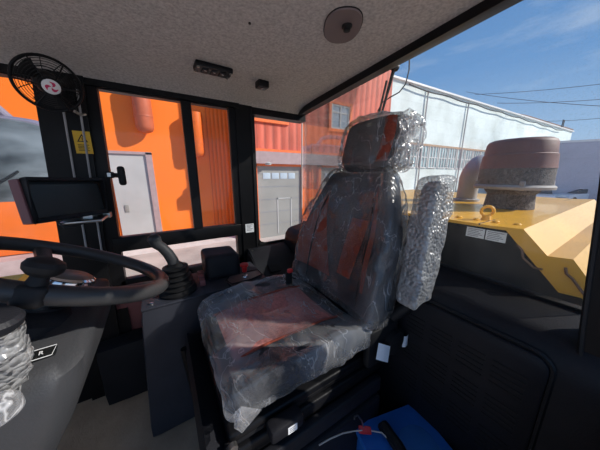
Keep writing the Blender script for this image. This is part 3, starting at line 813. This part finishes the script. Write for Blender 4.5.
# headrest
def headfn(amp=0, fr=18, big=1.0):
    def g(q, u):
        w = q.x+.010*(1-u.y*u.y)*(1 if u.x > 0 else .3)
        p = backpt(q.y*(1-.07*max(0, u.z)**2-.06*max(0, -u.z)**2)*big, q.z, w)
        if amp:
            a = amp*(1.9 if u.y < -.5 else 1)
            p += noise.noise_vector(p*fr)*a+noise.noise_vector(p*fr*2.5)*a*.5
        return p
    return g
mb = MB(); mb.rbox((-.055, 0, .678), (.10, .292, .222), .05, (10, 18, 14), headfn()); hd = mb.build('headrest', 'fabric', seat, smooth=80)
mb = MB(); mb.rbox((-.0045, -.115, .678), (.006, .055, .17), .002, (4, 6, 10), headfn()); mb.build('red_panel', 'fabricr', hd)
mb = MB(); mb.rbox((-.055, 0, .680), (.132, .318, .242), .05, (24, 44, 36), headfn(.010, 17)); mb.build('plastic_cover', 'filmb', hd, smooth=60)
mb = MB(); mb.rbox((-.062, -.166, .675), (.10, .045, .21), .02, (18, 14, 30), headfn(.016, 22)); mb.build('bunched_film', 'filmh', hd, smooth=50)
# folded-up armrest in bubble wrap
arm = MB()
def armfn(amp=0, fr=16):
    def g(q, u):
        v = q.z; p = Vector((.745+.16*v+q.x*(1-.12*max(0, -u.z)), .385+q.y+.02*v, -.23+v))
        if amp: p += noise.noise_vector(p*fr)*amp+noise.noise_vector(p*fr*2.6)*amp*.5
        return p
    return g
arm.rbox((-.01, 0, .01), (.105, .05, .40), .025, (8, 6, 16), armfn()); am = arm.build('armrest', 'plastic', seat, smooth=80)
mb = MB(); mb.rbox((-.01, 0, .01), (.128, .075, .43), .018, (26, 14, 56), armfn(.007, 15)); mb.build('bubble_wrap', 'bubble', am, smooth=60)
mb = MB(); mb.tube([(.71, .40, -.46), (.68, .44, -.52)], .022, 12); mb.build('hinge', 'rubber', am)
# reclining hinge, base
mb = MB(); mb.rbox((.62, .435, -.60), (.16, .035, .15), .016, (8, 4, 8)); mb.lathe([(.045, 0), (.045, .02), (.03, .026)], (.66, .418, -.60), (0, -1, 0), 22); mb.build('recliner_cover', 'rubber', seat)
mb = MB()
mb.box((.07, .455, -.695), (.66, .93, -.652), .01); mb.box((.05, .44, -.735), (.66, .475, -.69), .008); mb.box((.05, .90, -.735), (.66, .94, -.69), .008)
mb.tube([(.06, .46, -.68), (.62, .46, -.68)], .009, 8)
mb.build('slide_rails', 'black', seat)
mb = MB()
prof = []
rings = []
for k in range(13):
    z = -1.12+k*.03; e = .014 if k % 2 else 0
    rings.append([(x, y, z) for x, y, _ in rrect(.10-e, .62+e, .49-e, .90+e, z, .04)])
mb.loft(rings); mb.build('suspension_bellows', 'rubber', seat, smooth=20)
mb = MB(); mb.rbox((.36, SY+.005, -1.16), (.60, .48, .08), .015, (8, 8, 4)); mb.build('base_plate', 'black', seat)
mb = MB()                                             # front skirt with moulded ribs
mb.loft([[(.035, y, -1.10), (.085, y, -1.10), (.075, y, -.70), (.018, y, -.66), (.004, y, -.72)] for y in (.435, .95)])
mb.build('front_skirt', 'plastic2', seat)
mb = MB()
for y in (.47, .91):
    mb = MB(); mb.tube([(.0, y, -.70), (.014, y, -.90), (.03, y, -1.08)], .014, 8); mb.build('skirt_rib', 'black', seat)
mb = MB(); mb.tube([(.01, .432, -.66), (.02, .43, -.80), (.04, .43, -1.05)], .016, 10); mb.build('skirt_rib', 'black', seat)
mb = MB(); mb.box((.10, .415, -.80), (.62, .445, -.74), .008); mb.box((.08, .41, -1.14), (.62, .445, -.82), .012); mb.build('side_cover', 'plastic2', seat)
mb = MB(); mb.rbox((.215, .425, -.672), (.10, .045, .042), .01, (8, 5, 5)); ctl = mb.build('height_control', 'plastic', seat)
mb = MB(); mb.box((.212, .4012, -.684), (.240, .4026, -.662)); mb.build('sticker', 'paper', ctl)
mb = MB()
for k in range(3): mb.box((.217, .4004, -.680+k*.006), (.231+.002*k, .4011, -.678+k*.006))
mb.build('sticker_print', 'ink', ctl)
mb = MB(); mb.lathe([(.012, 0), (.012, .012)], (.075, .445, -.665), (0, -1, 0), 12); mb.build('bolt', 'steel', seat)
mb = MB(); mb.box((.035, .452, -.86), (.048, .47, -.84), .003); mb.build('clip', 'steel', seat)
# buckle
mb = MB(); mb.rbox((.47, .86, -.50), (.03, .02, .10), .006, (4, 4, 6)); bkl = mb.build('belt_buckle', 'rubber', seat)
mb = MB(); mb.rbox((.472, .852, -.444), (.026, .02, .018), .005, (4, 4, 4)); mb.build('release_button', 'red', bkl)
# paper tags
F = frame_of((.583, .395, -.598), (-.15, -.85, .45), (.8, -.2, -.45))
for k in range(2):
    if k: F = frame_of((.715, .398, -.612), (-.2, -1, .15), (1, 0, -.1))
    w, h = ((.026, .026), (.014, .022))[k]
    mb = MB(F); rows = [[(-w+2*w*i/8, -h+2*h*j, .004*math.sin(i*.5)+(.003*j)) for i in range(9)] for j in (0, 1)]
    mb.loft(rows, closed=False); bmesh.ops.solidify(mb.bm, geom=mb.bm.faces[:], thickness=.0006)
    mb.build('paper_tag', 'paper', seat)
mb = MB(); mb.rbox((.725, .43, -.62), (.05, .03, .08), .012, (5, 4, 6)); mb.build('tag_holder', 'rubber', seat)

# ================================================================== blue case with strap on the floor
bc = thing('blue_case', (.60, .20, -1.2), 'blue plastic case with dark carry handle on floor behind seat', 'case')
bang = math.radians(-14)
BF = Matrix.Translation((.585, .215, -1.175)) @ Matrix.Rotation(bang, 4, 'Z')
mb = MB(BF); mb.rbox((0, 0, .1175), (.27, .36, .285), .025, (8, 12, 8)); mb.build('body', 'blue', bc)
mb = MB(BF); mb.rbox((0, 0, .272), (.28, .37, .03), .013, (8, 12, 4)); lid = mb.build('lid', 'blue', bc)
mb = MB(BF); mb.loft([[(x, y, .286) for x, y, _ in rrect(-.02, .10, -.14, .12, 0, .05)], [(x, y, .290) for x, y, _ in rrect(-.015, .095, -.135, .115, 0, .05)]]); mb.build('lid_panel', 'bluelid', lid)
mb = MB(BF); mb.rbox((-.045, .065, .305), (.035, .16, .026), .01, (5, 10, 4)); mb.tube([(-.05, -.01, .292), (-.05, .0, .318), (-.045, .065, .322), (-.05, .13, .318), (-.05, .14, .29)], .014, 8); mb.build('handle', 'rubber', bc)
sl_ = thing('seal_wire', (.42, .40, -.87), 'thin pale wire with red seal tag lying over the blue case handle', 'wire')
mb = MB(); mb.tube([(.32, .405, -.815), (.36, .40, -.815), (.41, .395, -.825), (.455, .388, -.842), (.50, .375, -.855), (.545, .345, -.865), (.555, .315, -.875), (.558, .30, -.872)], .0022, 6); mb.build('wire', 'wire', sl_)
F = frame_of((.495, .376, -.853), (-.2, -.5, .8), (.8, -.6, 0)); mb = MB(F); mb.rbox((0, 0, 0), (.044, .022, .008), .003, (6, 4, 3)); mb.build('seal', 'red', sl_)
mb = MB(); mb.tube([(.495, .38, -.85), (.492, .39, -.825), (.478, .397, -.80), (.464, .398, -.798), (.462, .396, -.806)], .0028, 6); mb.build('hook', 'steel', sl_)

# ================================================================== engine hood and its fittings (outside rear window)
X0 = 1.02; X1 = 2.45
hood = thing('engine_hood', (1.7, .6, -.9), 'yellow engine hood with stepped shoulder seen through rear window', 'engine hood')
outer = [(1.5, -.183), (.30, -.183), (.215, -.178), (.147, -.252), (.095, -.246), (.055, -.30), (.01, -.37)]
inner = [(.01, -.41), (.06, -.356), (.105, -.360), (.258, -.192), (.5, -.196), (1.5, -.2)]
mb = MB(); poly = outer+inner
mb.loft([[(X0, y, z) for y, z in poly], [(X1, y, z+.02) for y, z in poly]]); mb.build('cover', 'yellow', hood, smooth=25)
mb = MB(); dk = [(1.5, -.20), (.5, -.198), (.258, -.194), (.106, -.362), (.06, -.358), (.0, -.42), (.0, -.95), (1.5, -.95)]
mb.prism([(X0+.015, y, z) for y, z in dk], (.05, 0, 0)); mb.build('front_bulkhead', 'black', hood)
lip = MB(); lip.tube([(X0+.0, .34, -.33+.145), (X0+.6, .33, -.182), (X1, .31, -.165)], .004, 6); lip.build('panel_seam', 'rubber', hood)
for k in range(6):
    MB().lathe([(.012, 0), (.012, .006), (.007, .010)], (X0+.06+.004*k, .56-.062*k, -.183), (0, 0, 1), 10).build('bolt', 'yellow', hood)
mb = MB(); mb.torus((1.13, .355, -.145), .020, .006, axis=(.75, .4, .1), n=24, k=8); mb.lathe([(.018, 0), (.014, .022)], (1.13, .355, -.184), (0, 0, 1), 14); mb.build('lifting_eye', 'yellow', hood)
mb = MB()
for pts in ([(X0-.001, .222, -.235), (X0-.004, .205, -.25), (X0-.003, .20, -.275), (X0-.005, .178, -.292), (X0-.002, .17, -.30), (X0-.004, .15, -.298)], [(X0-.002, .105, -.275), (X0-.005, .10, -.292), (X0-.004, .085, -.305), (X0-.004, .07, -.325), (X0-.003, .055, -.345)]):
    mb = MB(); mb.tube(pts, .0035, 6); mb.build('rub_mark', 'rubm', hood)
# data sticker on the bulkhead
ds = thing('data_sticker', (X0, .31, -.245), 'white two-column data sticker on black bulkhead under hood edge', 'sticker')
F = frame_of((X0+.012, .318, -.222), (-1, 0, 0), (0, -1, 0))
for s in (-1, 1):
    mb = MB(F); mb.box((s*.032-.030, -.019, 0), (s*.032+.030, .019, .001)); pg = mb.build('panel', 'paper', ds)
    mb = MB(F)
    for k in range(5): mb.box((s*.032-.025, .012-k*.0065, .001), (s*.032+.023-(k*5 % 3)*.006, .0145-k*.0065, .0013))
    mb.build('print', 'ink', pg)
# air pre-cleaner
pcx, pcy = 1.62, .425
ac = thing('air_cleaner', (pcx, pcy, -.18), 'large grey air intake precleaner drum standing on the yellow hood', 'air cleaner')
q = .755
def LP(*p): return [(r*q, h*1.08) for r, h in p]
mb = MB(); mb.lathe(LP((.12, -.004), (.14, .0), (.13, .07), (.15, .085), (.15, .115)), (pcx, pcy, -.175), (0, 0, 1), 36); mb.build('neck', 'mesh', ac)
mb = MB(); mb.lathe(LP((.15, .0), (.216, .003), (.220, .015), (.208, .022), (.203, .024)), (pcx, pcy, -.075), (0, 0, 1), 44); mb.build('base_rim', 'cap', ac)
mb = MB(); mb.lathe(LP((.201, .024), (.199, .105)), (pcx, pcy, -.075), (0, 0, 1), 44, cap=False); mb.build('intake_screen', 'mesh', ac)
mb = MB(); mb.lathe(LP((.202, .10), (.199, .110), (.194, .155), (.193, .162), (.187, .166), (.180, .215), (.172, .226), (.155, .233), (.08, .238), (.01, .239)), (pcx, pcy, -.075), (0, 0, 1), 44); mb.build('cap', 'cap_reflect', ac)
for k in range(4):
    a = k*PI/2+.5
    mb = MB(); mb.box((pcx+math.cos(a)*.20*q-.010, pcy+math.sin(a)*.20*q-.010, -.075), (pcx+math.cos(a)*.20*q+.010, pcy+math.sin(a)*.20*q+.010, -.03), .004); mb.build('clip', 'cap', ac)
mb = MB()
rings = [[(pcx+math.cos(a)*(.198-.010*t)*q, pcy+math.sin(a)*(.198-.010*t)*q, .04+.05*t) for a in [math.radians(-100+22*i/8) for i in range(9)]] for t in (0, .5, 1)]
mb.loft(rings, closed=False); mb.build('sticker', 'paper', ac)
# exhaust elbow
ex = thing('exhaust_pipe', (1.80, .70, -.18), 'grey curved exhaust pipe rising from the hood behind precleaner', 'exhaust pipe')
P = [(1.78, .69, -.17), (1.78, .69, -.02)]+[(1.78+.085-.085*math.cos(a), .69-.02*math.sin(a), -.02+.095*math.sin(a)) for a in [PI/2*i/8 for i in range(1, 9)]]+[(1.90, .668, .076)]
mb = MB(); mb.tube(P, .058, 20); mb.build('elbow', 'exhaust', ex, smooth=50)
mb = MB(); mb.lathe([(.075, 0), (.075, .015), (.062, .018)], (1.78, .69, -.175), (0, 0, 1), 24); mb.build('flange', 'exhaust', ex)
# rear wiper with cable, outside the glass
wp = thing('rear_wiper', (.96, .75, .35), 'black rear wiper arm with looping cable above the headrest', 'wiper')
mb = MB(); mb.tube([(.955, .735, .465), (.955, .75, .41), (.953, .782, .29)], [.008, .0075, .005], 8); mb.build('arm', 'rubber', wp)
mb = MB(); mb.tube([(.951, .765, .43), (.951, .785, .34), (.951, .82, .20)], .006, 6); mb.build('blade', 'cable', wp)
mb = MB(); mb.lathe([(.016, 0), (.016, .025)], (.945, .732, .475), (1, 0, 0), 14); mb.build('pivot', 'black', wp)
mb = MB(); mb.tube([(.962, .665, .48), (.962, .662, .44), (.962, .672, .39), (.962, .70, .365), (.962, .745, .357), (.962, .79, .345), (.962, .815, .31)], .003, 6); mb.build('cable', 'cable', wp)

# front fender of the loader, low outside the front right window
ff = thing('front_fender', (-1.5, 2.3, -1.4), 'yellow front fender low outside the right front window', 'fender')
mb = MB(); mb.loft([[(-2.6, y, z) for y, z in ((1.75, -.84), (2.75, -.80), (2.8, -1.0), (1.75, -1.0))], [(-1.05, y, z) for y, z in ((1.75, -.84), (2.65, -.80), (2.7, -1.0), (1.75, -1.0))], [(-.82, y, z) for y, z in ((1.75, -1.12), (2.6, -1.1), (2.6, -1.2), (1.75, -1.2))]]); mb.build('shell', 'yellow', ff)
mb = MB(); mb.tube([(-.81, 1.75, -1.13), (-.81, 2.6, -1.11)], .02, 8); mb.build('rubber_edge', 'rubber', ff)
mb = MB(); mb.box((-2.5, 1.76, -3.0), (-1.9, 2.0, -.98)); mb.build('support', 'black', ff)

# ================================================================== YARD
GZ = -3.0
struct(MB().box((-60, -30, GZ-.2), (140, 80, GZ)).build('ground', 'ground'))
# orange warehouse
ow = thing('orange_warehouse', (-8, 12, GZ), 'bright orange metal-clad warehouse seen through the right door window', 'building')
YO = 11.5
MB().box((-30, YO, GZ), (3.0, YO+12, 3.35)).build('wall', 'orange', ow)
MB().box((2.05, YO-.05, GZ+.3), (3.05, YO, 3.35)).build('ribbed_panel', 'orangec', ow)
MB().box((-30, YO-.1, 3.35), (3.05, YO+12, 3.48)).build('roof_edge', 'redtrim', ow)
g = MB().box((-1.62, YO-.05, GZ), (-.42, YO, .82)).build('gate', 'gate', ow)
mb = MB(); mb.box((-.42, YO-.12, GZ), (-.20, YO, .9)); mb.box((-1.75, YO-.12, .82), (-.20, YO, .92)); mb.build('gate_frame', 'canopy', g)
mb = MB(); mb.box((-1.40, YO-.08, -1.5), (-1.25, YO-.05, -1.2), .02); mb.build('handle', 'gate2', g)
g = MB().box((-7.2, YO-.05, GZ), (-4.2, YO, 1.2)).build('gate', 'gate', ow)
mb = MB(); mb.box((-4.2, YO-.1, GZ), (-4.0, YO, 1.3)); mb.build('gate_frame', 'canopy', g)
for (x, z0, m) in ((-.28, 1.85, 'duct'), (1.55, 1.0, 'ducto')):
    o = thing('vent_duct', (x, YO-.36, z0), 'round %s duct on the orange warehouse wall, %s' % (('shade-toned orange', 'shorter and left of the mullion') if m == 'duct' else ('orange', 'reaching lower, right of the mullion')), 'duct')
    o['group'] = 'ducts on the orange wall'
    MB().lathe([(.10, -.22), (.24, -.16), (.31, -.02), (.31, 1.6)], (x, YO-.36, z0), (0, 0, 1), 28).build('pipe', m, o, smooth=50)
    for dz in (.35, 1.2):
        mb = MB(); mb.lathe([(.325, 0), (.325, .05)], (x, YO-.36, z0+dz), (0, 0, 1), 28); mb.build('strap', m, o)
sn = MB()
rows = []
for i in range(61):
    x = -6+i*.16; row = []
    for j in range(13):
        t = j/12; y = 10.1+t*1.3
        h = math.sin(PI*t)*(.10+.16*max(0, noise.noise(Vector((x*.8, 3.1, 0)))+.3))+.05*noise.noise(Vector((x*2.5, y*3, 1)))*math.sin(PI*t)
        row.append((x, y, GZ+max(.0, h)))
    rows.append(row)
sn.loft(rows, closed=False)
tag(sn.build('snow_bank', 'snow', smooth=80), 'low bank of dirty white snow along the warehouse foot', 'snow', kind='stuff')

# red cladded building
YB = 9.8
rb = thing('red_building', (8, 12, GZ), 'red ribbed two-storey building with orange framed gates and windows', 'building')
MB().box((3.25, YB, GZ), (12.75, YB+7, 1.1)).build('lower_wall', 'redtrim', rb)
MB().box((3.25, YB, 1.1), (12.75, YB+7, 6.4)).build('upper_wall', 'redc', rb)
MB().box((3.2, YB-.12, 1.02), (12.8, YB, 1.16)).build('orange_band', 'redtrim', rb)
MB().box((3.22, YB-.35, .50), (12.78, YB, 1.02)).build('canopy', 'canopy', rb)
for x0, x1 in ((3.72, 6.10), (7.30, 9.7), (10.4, 12.2)):
    g = MB().box((x0, YB-.06, GZ), (x1, YB-.02, .42)).build('gate', 'gate2', rb)
    mb = MB()
    for k in range(5): mb.box((x0, YB-.07, GZ+.65+k*.6), (x1, YB-.06, GZ+.68+k*.6))
    mb.build('panel_seams', 'ink', g)
    for k in range(4):
        q = x0+.3+k*(x1-x0-.6)/4
        MB().box((q, YB-.075, -.18), (q+.38, YB-.06, .10), .01).build('gate_pane', 'winglass', g)
    w = MB(); a, b = x0+1.0, x0+1.75
    w.box((a, YB-.08, GZ+.15), (a+.05, YB-.06, -1.1)); w.box((b, YB-.08, GZ+.15), (b+.05, YB-.06, -1.1)); w.box((a, YB-.08, -1.15), (b+.05, YB-.06, -1.1)); w.build('wicket_door', 'gate', g)
    mb = MB(); mb.box((x0-.16, YB-.16, GZ), (x0, YB, .50)); mb.box((x1, YB-.16, GZ), (x1+.16, YB, .50)); mb.box((x0-.16, YB-.16, .40), (x1+.16, YB, .52)); mb.build('gate_frame', 'redtrim', g)
for x0, x1 in ((3.82, 5.25), (7.95, 9.25)):
    z0, z1 = 2.42, 3.62
    w = MB().box((x0, YB-.03, z0), (x1, YB-.005, z1)).build('window', 'winglass', rb)
    mb = MB()
    for x in (x0, (x0+x1)/2-.04, x1-.08): mb.box((x, YB-.07, z0), (x+.08, YB-.02, z1))
    for z in (z0, z1-.08, z1-.42): mb.box((x0, YB-.065, z), (x1, YB-.02, z+.07))
    mb.build('window_frame', 'winframe', w)
    mb = MB(); mb.box((x0-.16, YB-.10, z0-.14), (x1+.16, YB, z0)); mb.box((x0-.16, YB-.10, z1), (x1+.16, YB, z1+.16)); mb.box((x0-.16, YB-.10, z0), (x0, YB, z1)); mb.box((x1, YB-.10, z0), (x1+.16, YB, z1))
    mb.build('window_surround', 'redtrim', w)
MB().box((6.55, YB-.22, -1.75), (6.95, YB, -1.35), .02).build('meter_box', 'gate2', rb)
mb = MB(); mb.tube([(6.72, YB-.12, -1.4), (6.72, YB-.12, .9), (6.72, YB-.12, 1.5)], .05, 8); mb.build('downpipe', 'redtrim', rb)
MB().lathe([(.12, 0), (.16, .08), (.05, .14)], (4.2, YB-.3, .44), (0, 0, 1), 14).build('lamp', 'gate', rb)

# white workshop
P1 = Vector((18.7, 14.5)); P2 = Vector((71.9, 11.4)); HW = 8.5
dv = (P2-P1).normalized(); LW = (P2-P1).length
ang = math.atan2(dv.y, dv.x)
wsF = Matrix.Translation((P1.x, P1.y, 0)) @ Matrix.Rotation(ang, 4, 'Z')
ws = thing('white_workshop', (P1.x, P1.y, GZ), 'long whitewashed block workshop with a strip of factory windows', 'building')
mb = MB(wsF); mb.box((-5, 0, GZ), (LW, 18, HW)); mb.build('wall', 'white_block', ws)
mb = MB(wsF); mb.box((-5, -.22, HW), (LW+.3, 18, HW+.16)); mb.build('roof_edge', 'winframe', ws)
mb = MB(wsF); mb.prism([(24, 0, HW+.16), (LW+.4, 0, HW+.16), (LW+.4, 0, HW+.55), (30, 0, HW+.45)], (0, 9, 0)); mb.build('roof', 'roofm', ws)
x = 3.0; k = 0
while x < 29:
    wd = 1.55
    mb = MB(wsF); mb.box((x, -.06, .80), (x+wd, -.01, 3.05)); w = mb.build('window', 'pane2', ws)
    mb = MB(wsF)
    for q in range(4): mb.box((x+q*wd/3-.04, -.12, .80), (x+q*wd/3+.04, -.02, 3.05))
    for z in (.76, 1.85, 3.0): mb.box((x, -.11, z), (x+wd, -.02, z+.09))
    mb.build('window_bars', 'winframe', w)
    x += wd+.32
mb = MB(wsF); mb.box((2.6, -.16, 3.05), (29.2, 0, 3.25)); mb.build('lintel', 'rust', ws)
mb = MB(wsF)
for xx in (5.2, 13.0): mb.tube([(xx, -.15, 8.3), (xx, -.15, -3)], .07, 8)
mb.build('downpipe', 'gate', ws)
mb = MB(wsF); pts = []
for i in range(40):
    t = i/39; pts.append((2+t*44, -.3, 8.25-.16*abs(math.sin(t*PI*7))-.5*t*.3))
mb.tube(pts, .06, 6); mb.build('slung_cable', 'cable', ws)
mb = MB(wsF)
for xx in (46, 46.7): mb.tube([(xx, -.1, HW), (xx, -.1, HW+1.5)], .07, 6)
mb.build('roof_mast', 'cable', ws)

# distant lilac grey hall
A = Vector((80, 17.4)); B = Vector((44, -3)); dv = (B-A).normalized(); ang = math.atan2(dv.y, dv.x)
hF = Matrix.Translation((A.x, A.y, 0)) @ Matrix.Rotation(ang, 4, 'Z'); LH = (B-A).length
gh = thing('grey_hall', (A.x, A.y, GZ), 'distant lilac grey hall beyond the parked cars', 'building')
mb = MB(hF); mb.box((-6, -12, GZ), (LH, 0, 3.5)); 
mb.build('wall', 'grey_wall', gh)
mb = MB(hF); mb.box((-6, -12, 3.5), (LH, .3, 3.72)); mb.build('roof_edge', 'winframe', gh)
for k in range(4):
    mb = MB(hF); mb.box((12.6+k*1.9, -.05, -.9), (14.1+k*1.9, .06, .45)); w = mb.build('window', 'roofm', gh)
    mb = MB(hF); mb.box((13.3+k*1.9, 0, -.9), (13.4+k*1.9, .1, .45)); mb.box((12.6+k*1.9, 0, -.25), (14.1+k*1.9, .1, -.17)); mb.build('window_bars', 'maroon', w)

# parked cars
def make_car(loc, rz, label):
    c = thing('parked_car', loc, label, 'car', 'white cars parked by the grey hall')
    F = Matrix.Translation(loc) @ Matrix.Rotation(rz, 4, 'Z')
    body = [(-2.1, .35), (-2.15, .75), (-1.95, .98), (-1.0, 1.02), (1.2, .95), (2.0, .80), (2.15, .55), (2.1, .32)]
    mb = MB(F); mb.loft([[(x*.98, -.84, z) for x, z in body], [(x, -.70, z+.02) for x, z in body], [(x, .70, z+.02) for x, z in body], [(x*.98, .84, z) for x, z in body]]); mb.build('body', 'carw', c)
    cab = [(-1.75, .98), (-1.25, 1.45), (.2, 1.48), (1.05, .98)]
    mb = MB(F); mb.loft([[(x, -.74, z) for x, z in cab], [(x*.95, -.58, z+.02) for x, z in cab], [(x*.95, .58, z+.02) for x, z in cab], [(x, .74, z) for x, z in cab]]); mb.build('windows', 'carg', c)
    mb = MB(F); mb.rbox((-.5, 0, 1.50), (1.6, 1.24, .06), .025, (6, 6, 3)); mb.build('roof', 'carw', c)
    for x in (-1.3, 1.3):
        for y in (-.76, .76):
            mb = MB(F); mb.lathe([(.18, -.1), (.31, -.09), (.32, 0), (.31, .09), (.18, .1)], (x, y, .32), (0, 1, 0), 20); mb.build('wheel', 'tyre', c)
    for y in (-.65, .65):
        mb = MB(F); mb.box((-2.16, y-.13, .68), (-2.08, y+.13, .86), .02); mb.build('tail_lamp', 'lampred', c)
    return c
make_car((36.5, 7.0, GZ+.0), math.radians(200), 'white parked car further left, partly behind the precleaner')
make_car((40.0, 4.9, GZ+.0), math.radians(155), 'white parked car right of the other, with red tail lamps')
make_car((44.0, 9.8, GZ+.0), math.radians(185), 'white parked car behind the other two, mostly hidden')

# power lines
def az_pt(a, el, r): a = math.radians(a); return Vector((r*math.sin(a), r*math.cos(a), r*el))
for (a0, e0, a1, e1, r0, r1, lb) in ((67.5, .262, 92, .215, 45, 55, 'topmost thin power line across the sky'), (66, .275, 92, .13, 50, 42, 'steeply falling power line crossing the others'),
                                     (71, .225, 92, .178, 45, 50, 'third power line from the top, nearly level'), (76, .158, 92, .145, 60, 50, 'lowest power line near the workshop roof end')):
    p0 = az_pt(a0, e0, r0); p1 = az_pt(a1, e1, r1); pts = []
    for i in range(13):
        t = i/12; p = p0.lerp(p1, t); p.z -= .5*4*t*(1-t); pts.append(p)
    tag(MB().tube(pts, .03, 5).build('power_line', 'cable'), lb, 'power line', 'power lines over the yard')

# orange truck parked outside the front right window
YT = 4.6
tk = thing('orange_truck', (-2.3, 5.2, GZ), 'orange truck with big pale windscreen parked outside the right front window', 'truck')
mb = MB()
mb.rbox((-2.35, 5.5, -.72), (2.5, 1.9, .78), .08, (14, 10, 8)); mb.build('cab_front', 'truck', tk)
mb = MB()
def scr(s, y, z0, z1):
    return [(x, y, z) for x, z in [(-2.35+1.21*s*math.copysign(abs(math.cos(t))**.35, math.cos(t)), (z0+z1)/2+(z1-z0)/2*s*math.copysign(abs(math.sin(t))**.35, math.sin(t))) for t in [2*PI*i/60 for i in range(60)]]]
mb.loft([scr(1, 6.4, -.42, .74), scr(1.02, 4.75, -.42, .76), scr(.98, YT+.02, -.42, .74)]); mb.build('cab_upper', 'mauve', tk)
mb = MB(); mb.loft([scr(.955, YT+.02, -.42, .74), scr(.955, YT-.005, -.42, .74), scr(.93, YT-.02, -.42, .74)]); ws_ = mb.build('windscreen', 'screenglass', tk)
mb = MB(); mb.tube([(-2.2, YT-.05, -.40), (-1.6, YT-.06, .05)], .015, 6); mb.tube([(-3.0, YT-.05, -.40), (-2.5, YT-.06, .05)], .015, 6); mb.build('wiper', 'rubber', ws_)
mb = MB(); mb.tube([(-2.9, 4.9, .74), (-2.75, 4.85, .92), (-2.5, 4.8, .98), (-1.95, 4.8, .97), (-1.75, 4.8, .90), (-1.65, 4.85, .74)], .05, 10); mb.build('roof_rail', 'mauve', tk)
mb = MB(); mb.rbox((-2.35, 5.4, -1.40), (2.55, 2.1, .6), .06, (12, 8, 6)); mb.build('bumper', 'bumper', tk)
for x in (-3.2, -1.5):
    mb = MB(); mb.lathe([(.16, 0), (.16, .03), (.10, .05)], (x, 4.36, -1.35), (0, -1, 0), 20); mb.build('headlamp', 'winglass', tk)
for x in (-3.2, -1.5):
    mb = MB(); mb.lathe([(.3, -.16), (.54, -.15), (.56, 0), (.54, .15), (.3, .16)], (x, 5.9, GZ+.56), (1, 0, 0), 28); mb.build('wheel', 'tyre', tk)
mb = MB(); mb.box((-3.3, 5.2, -2.3), (-1.4, 9.0, -1.6), .05); mb.build('chassis', 'black', tk)
mb = MB(); mb.box((-3.6, 6.5, -1.6), (-1.85, 9.2, -.4), .04); mb.build('cargo_body', 'truck', tk)
for x in (-3.2, -1.5):
    mb = MB(); mb.lathe([(.3, -.16), (.54, -.15), (.56, 0), (.54, .15), (.3, .16)], (x, 8.4, GZ+.56), (1, 0, 0), 28); mb.build('wheel', 'tyre', tk)

# ================================================================== world, sun, camera
w = bpy.data.worlds.new('sky'); sc.world = w; w.use_nodes = True
nt = w.node_tree; nt.nodes.clear()
out = nt.nodes.new('ShaderNodeOutputWorld'); bg = nt.nodes.new('ShaderNodeBackground')
tc = nt.nodes.new('ShaderNodeTexCoord'); sp = nt.nodes.new('ShaderNodeSeparateXYZ')
nt.links.new(tc.outputs['Generated'], sp.inputs[0])
cr = nt.nodes.new('ShaderNodeValToRGB')
el = cr.color_ramp.elements
el[0].position = 0.0; el[0].color = (.48, .62, .80, 1)
el[1].position = 1.0; el[1].color = (.08, .20, .50, 1)
e = el.new(.14); e.color = (.34, .53, .80, 1)
e = el.new(.32); e.color = (.17, .36, .69, 1)
e = el.new(.6); e.color = (.12, .28, .60, 1)
nt.links.new(sp.outputs['Z'], cr.inputs['Fac'])
mp = nt.nodes.new('ShaderNodeMapping'); mp.inputs['Scale'].default_value = (1.2, 1.0, 4.5); mp.inputs['Rotation'].default_value = (.35, .2, .5)
nt.links.new(tc.outputs['Generated'], mp.inputs['Vector'])
no = nt.nodes.new('ShaderNodeTexNoise'); no.inputs['Scale'].default_value = 2.3; no.inputs['Detail'].default_value = 6; no.inputs['Roughness'].default_value = .55
nt.links.new(mp.outputs['Vector'], no.inputs['Vector'])
mr = nt.nodes.new('ShaderNodeMapRange'); mr.inputs['From Min'].default_value = .54; mr.inputs['From Max'].default_value = .78; mr.inputs['To Max'].default_value = .55
nt.links.new(no.outputs['Fac'], mr.inputs['Value'])
mx = nt.nodes.new('ShaderNodeMix'); mx.data_type = 'RGBA'; mx.inputs[7].default_value = (.75, .82, .92, 1)
nt.links.new(mr.outputs[0], mx.inputs[0]); nt.links.new(cr.outputs['Color'], mx.inputs[6])
nt.links.new(mx.outputs[2], bg.inputs['Color']); bg.inputs['Strength'].default_value = 1.0
nt.links.new(bg.outputs[0], out.inputs['Surface'])

sd = bpy.data.lights.new('sun', 'SUN'); sd.energy = 5.6; sd.angle = math.radians(.6); sd.color = (1, .95, .88)
so = bpy.data.objects.new('sun', sd); COL.objects.link(so)
sdir = Vector((.80, -.60, .62)).normalized()
so.rotation_euler = sdir.to_track_quat('Z', 'Y').to_euler(); so.location = (20, -10, 20)

cd = bpy.data.cameras.new('camera'); cam = bpy.data.objects.new('camera', cd); COL.objects.link(cam)
cam.location = (0, 0, UP); cam.rotation_euler = (math.radians(90-12.8), 0, math.radians(-31.8))
cd.sensor_width = 36; cd.lens = 36*220/600; cd.clip_start = .02; cd.clip_end = 500
sc.camera = cam
sc.view_settings.view_transform = 'Standard'
sc.view_settings.exposure = 0.0
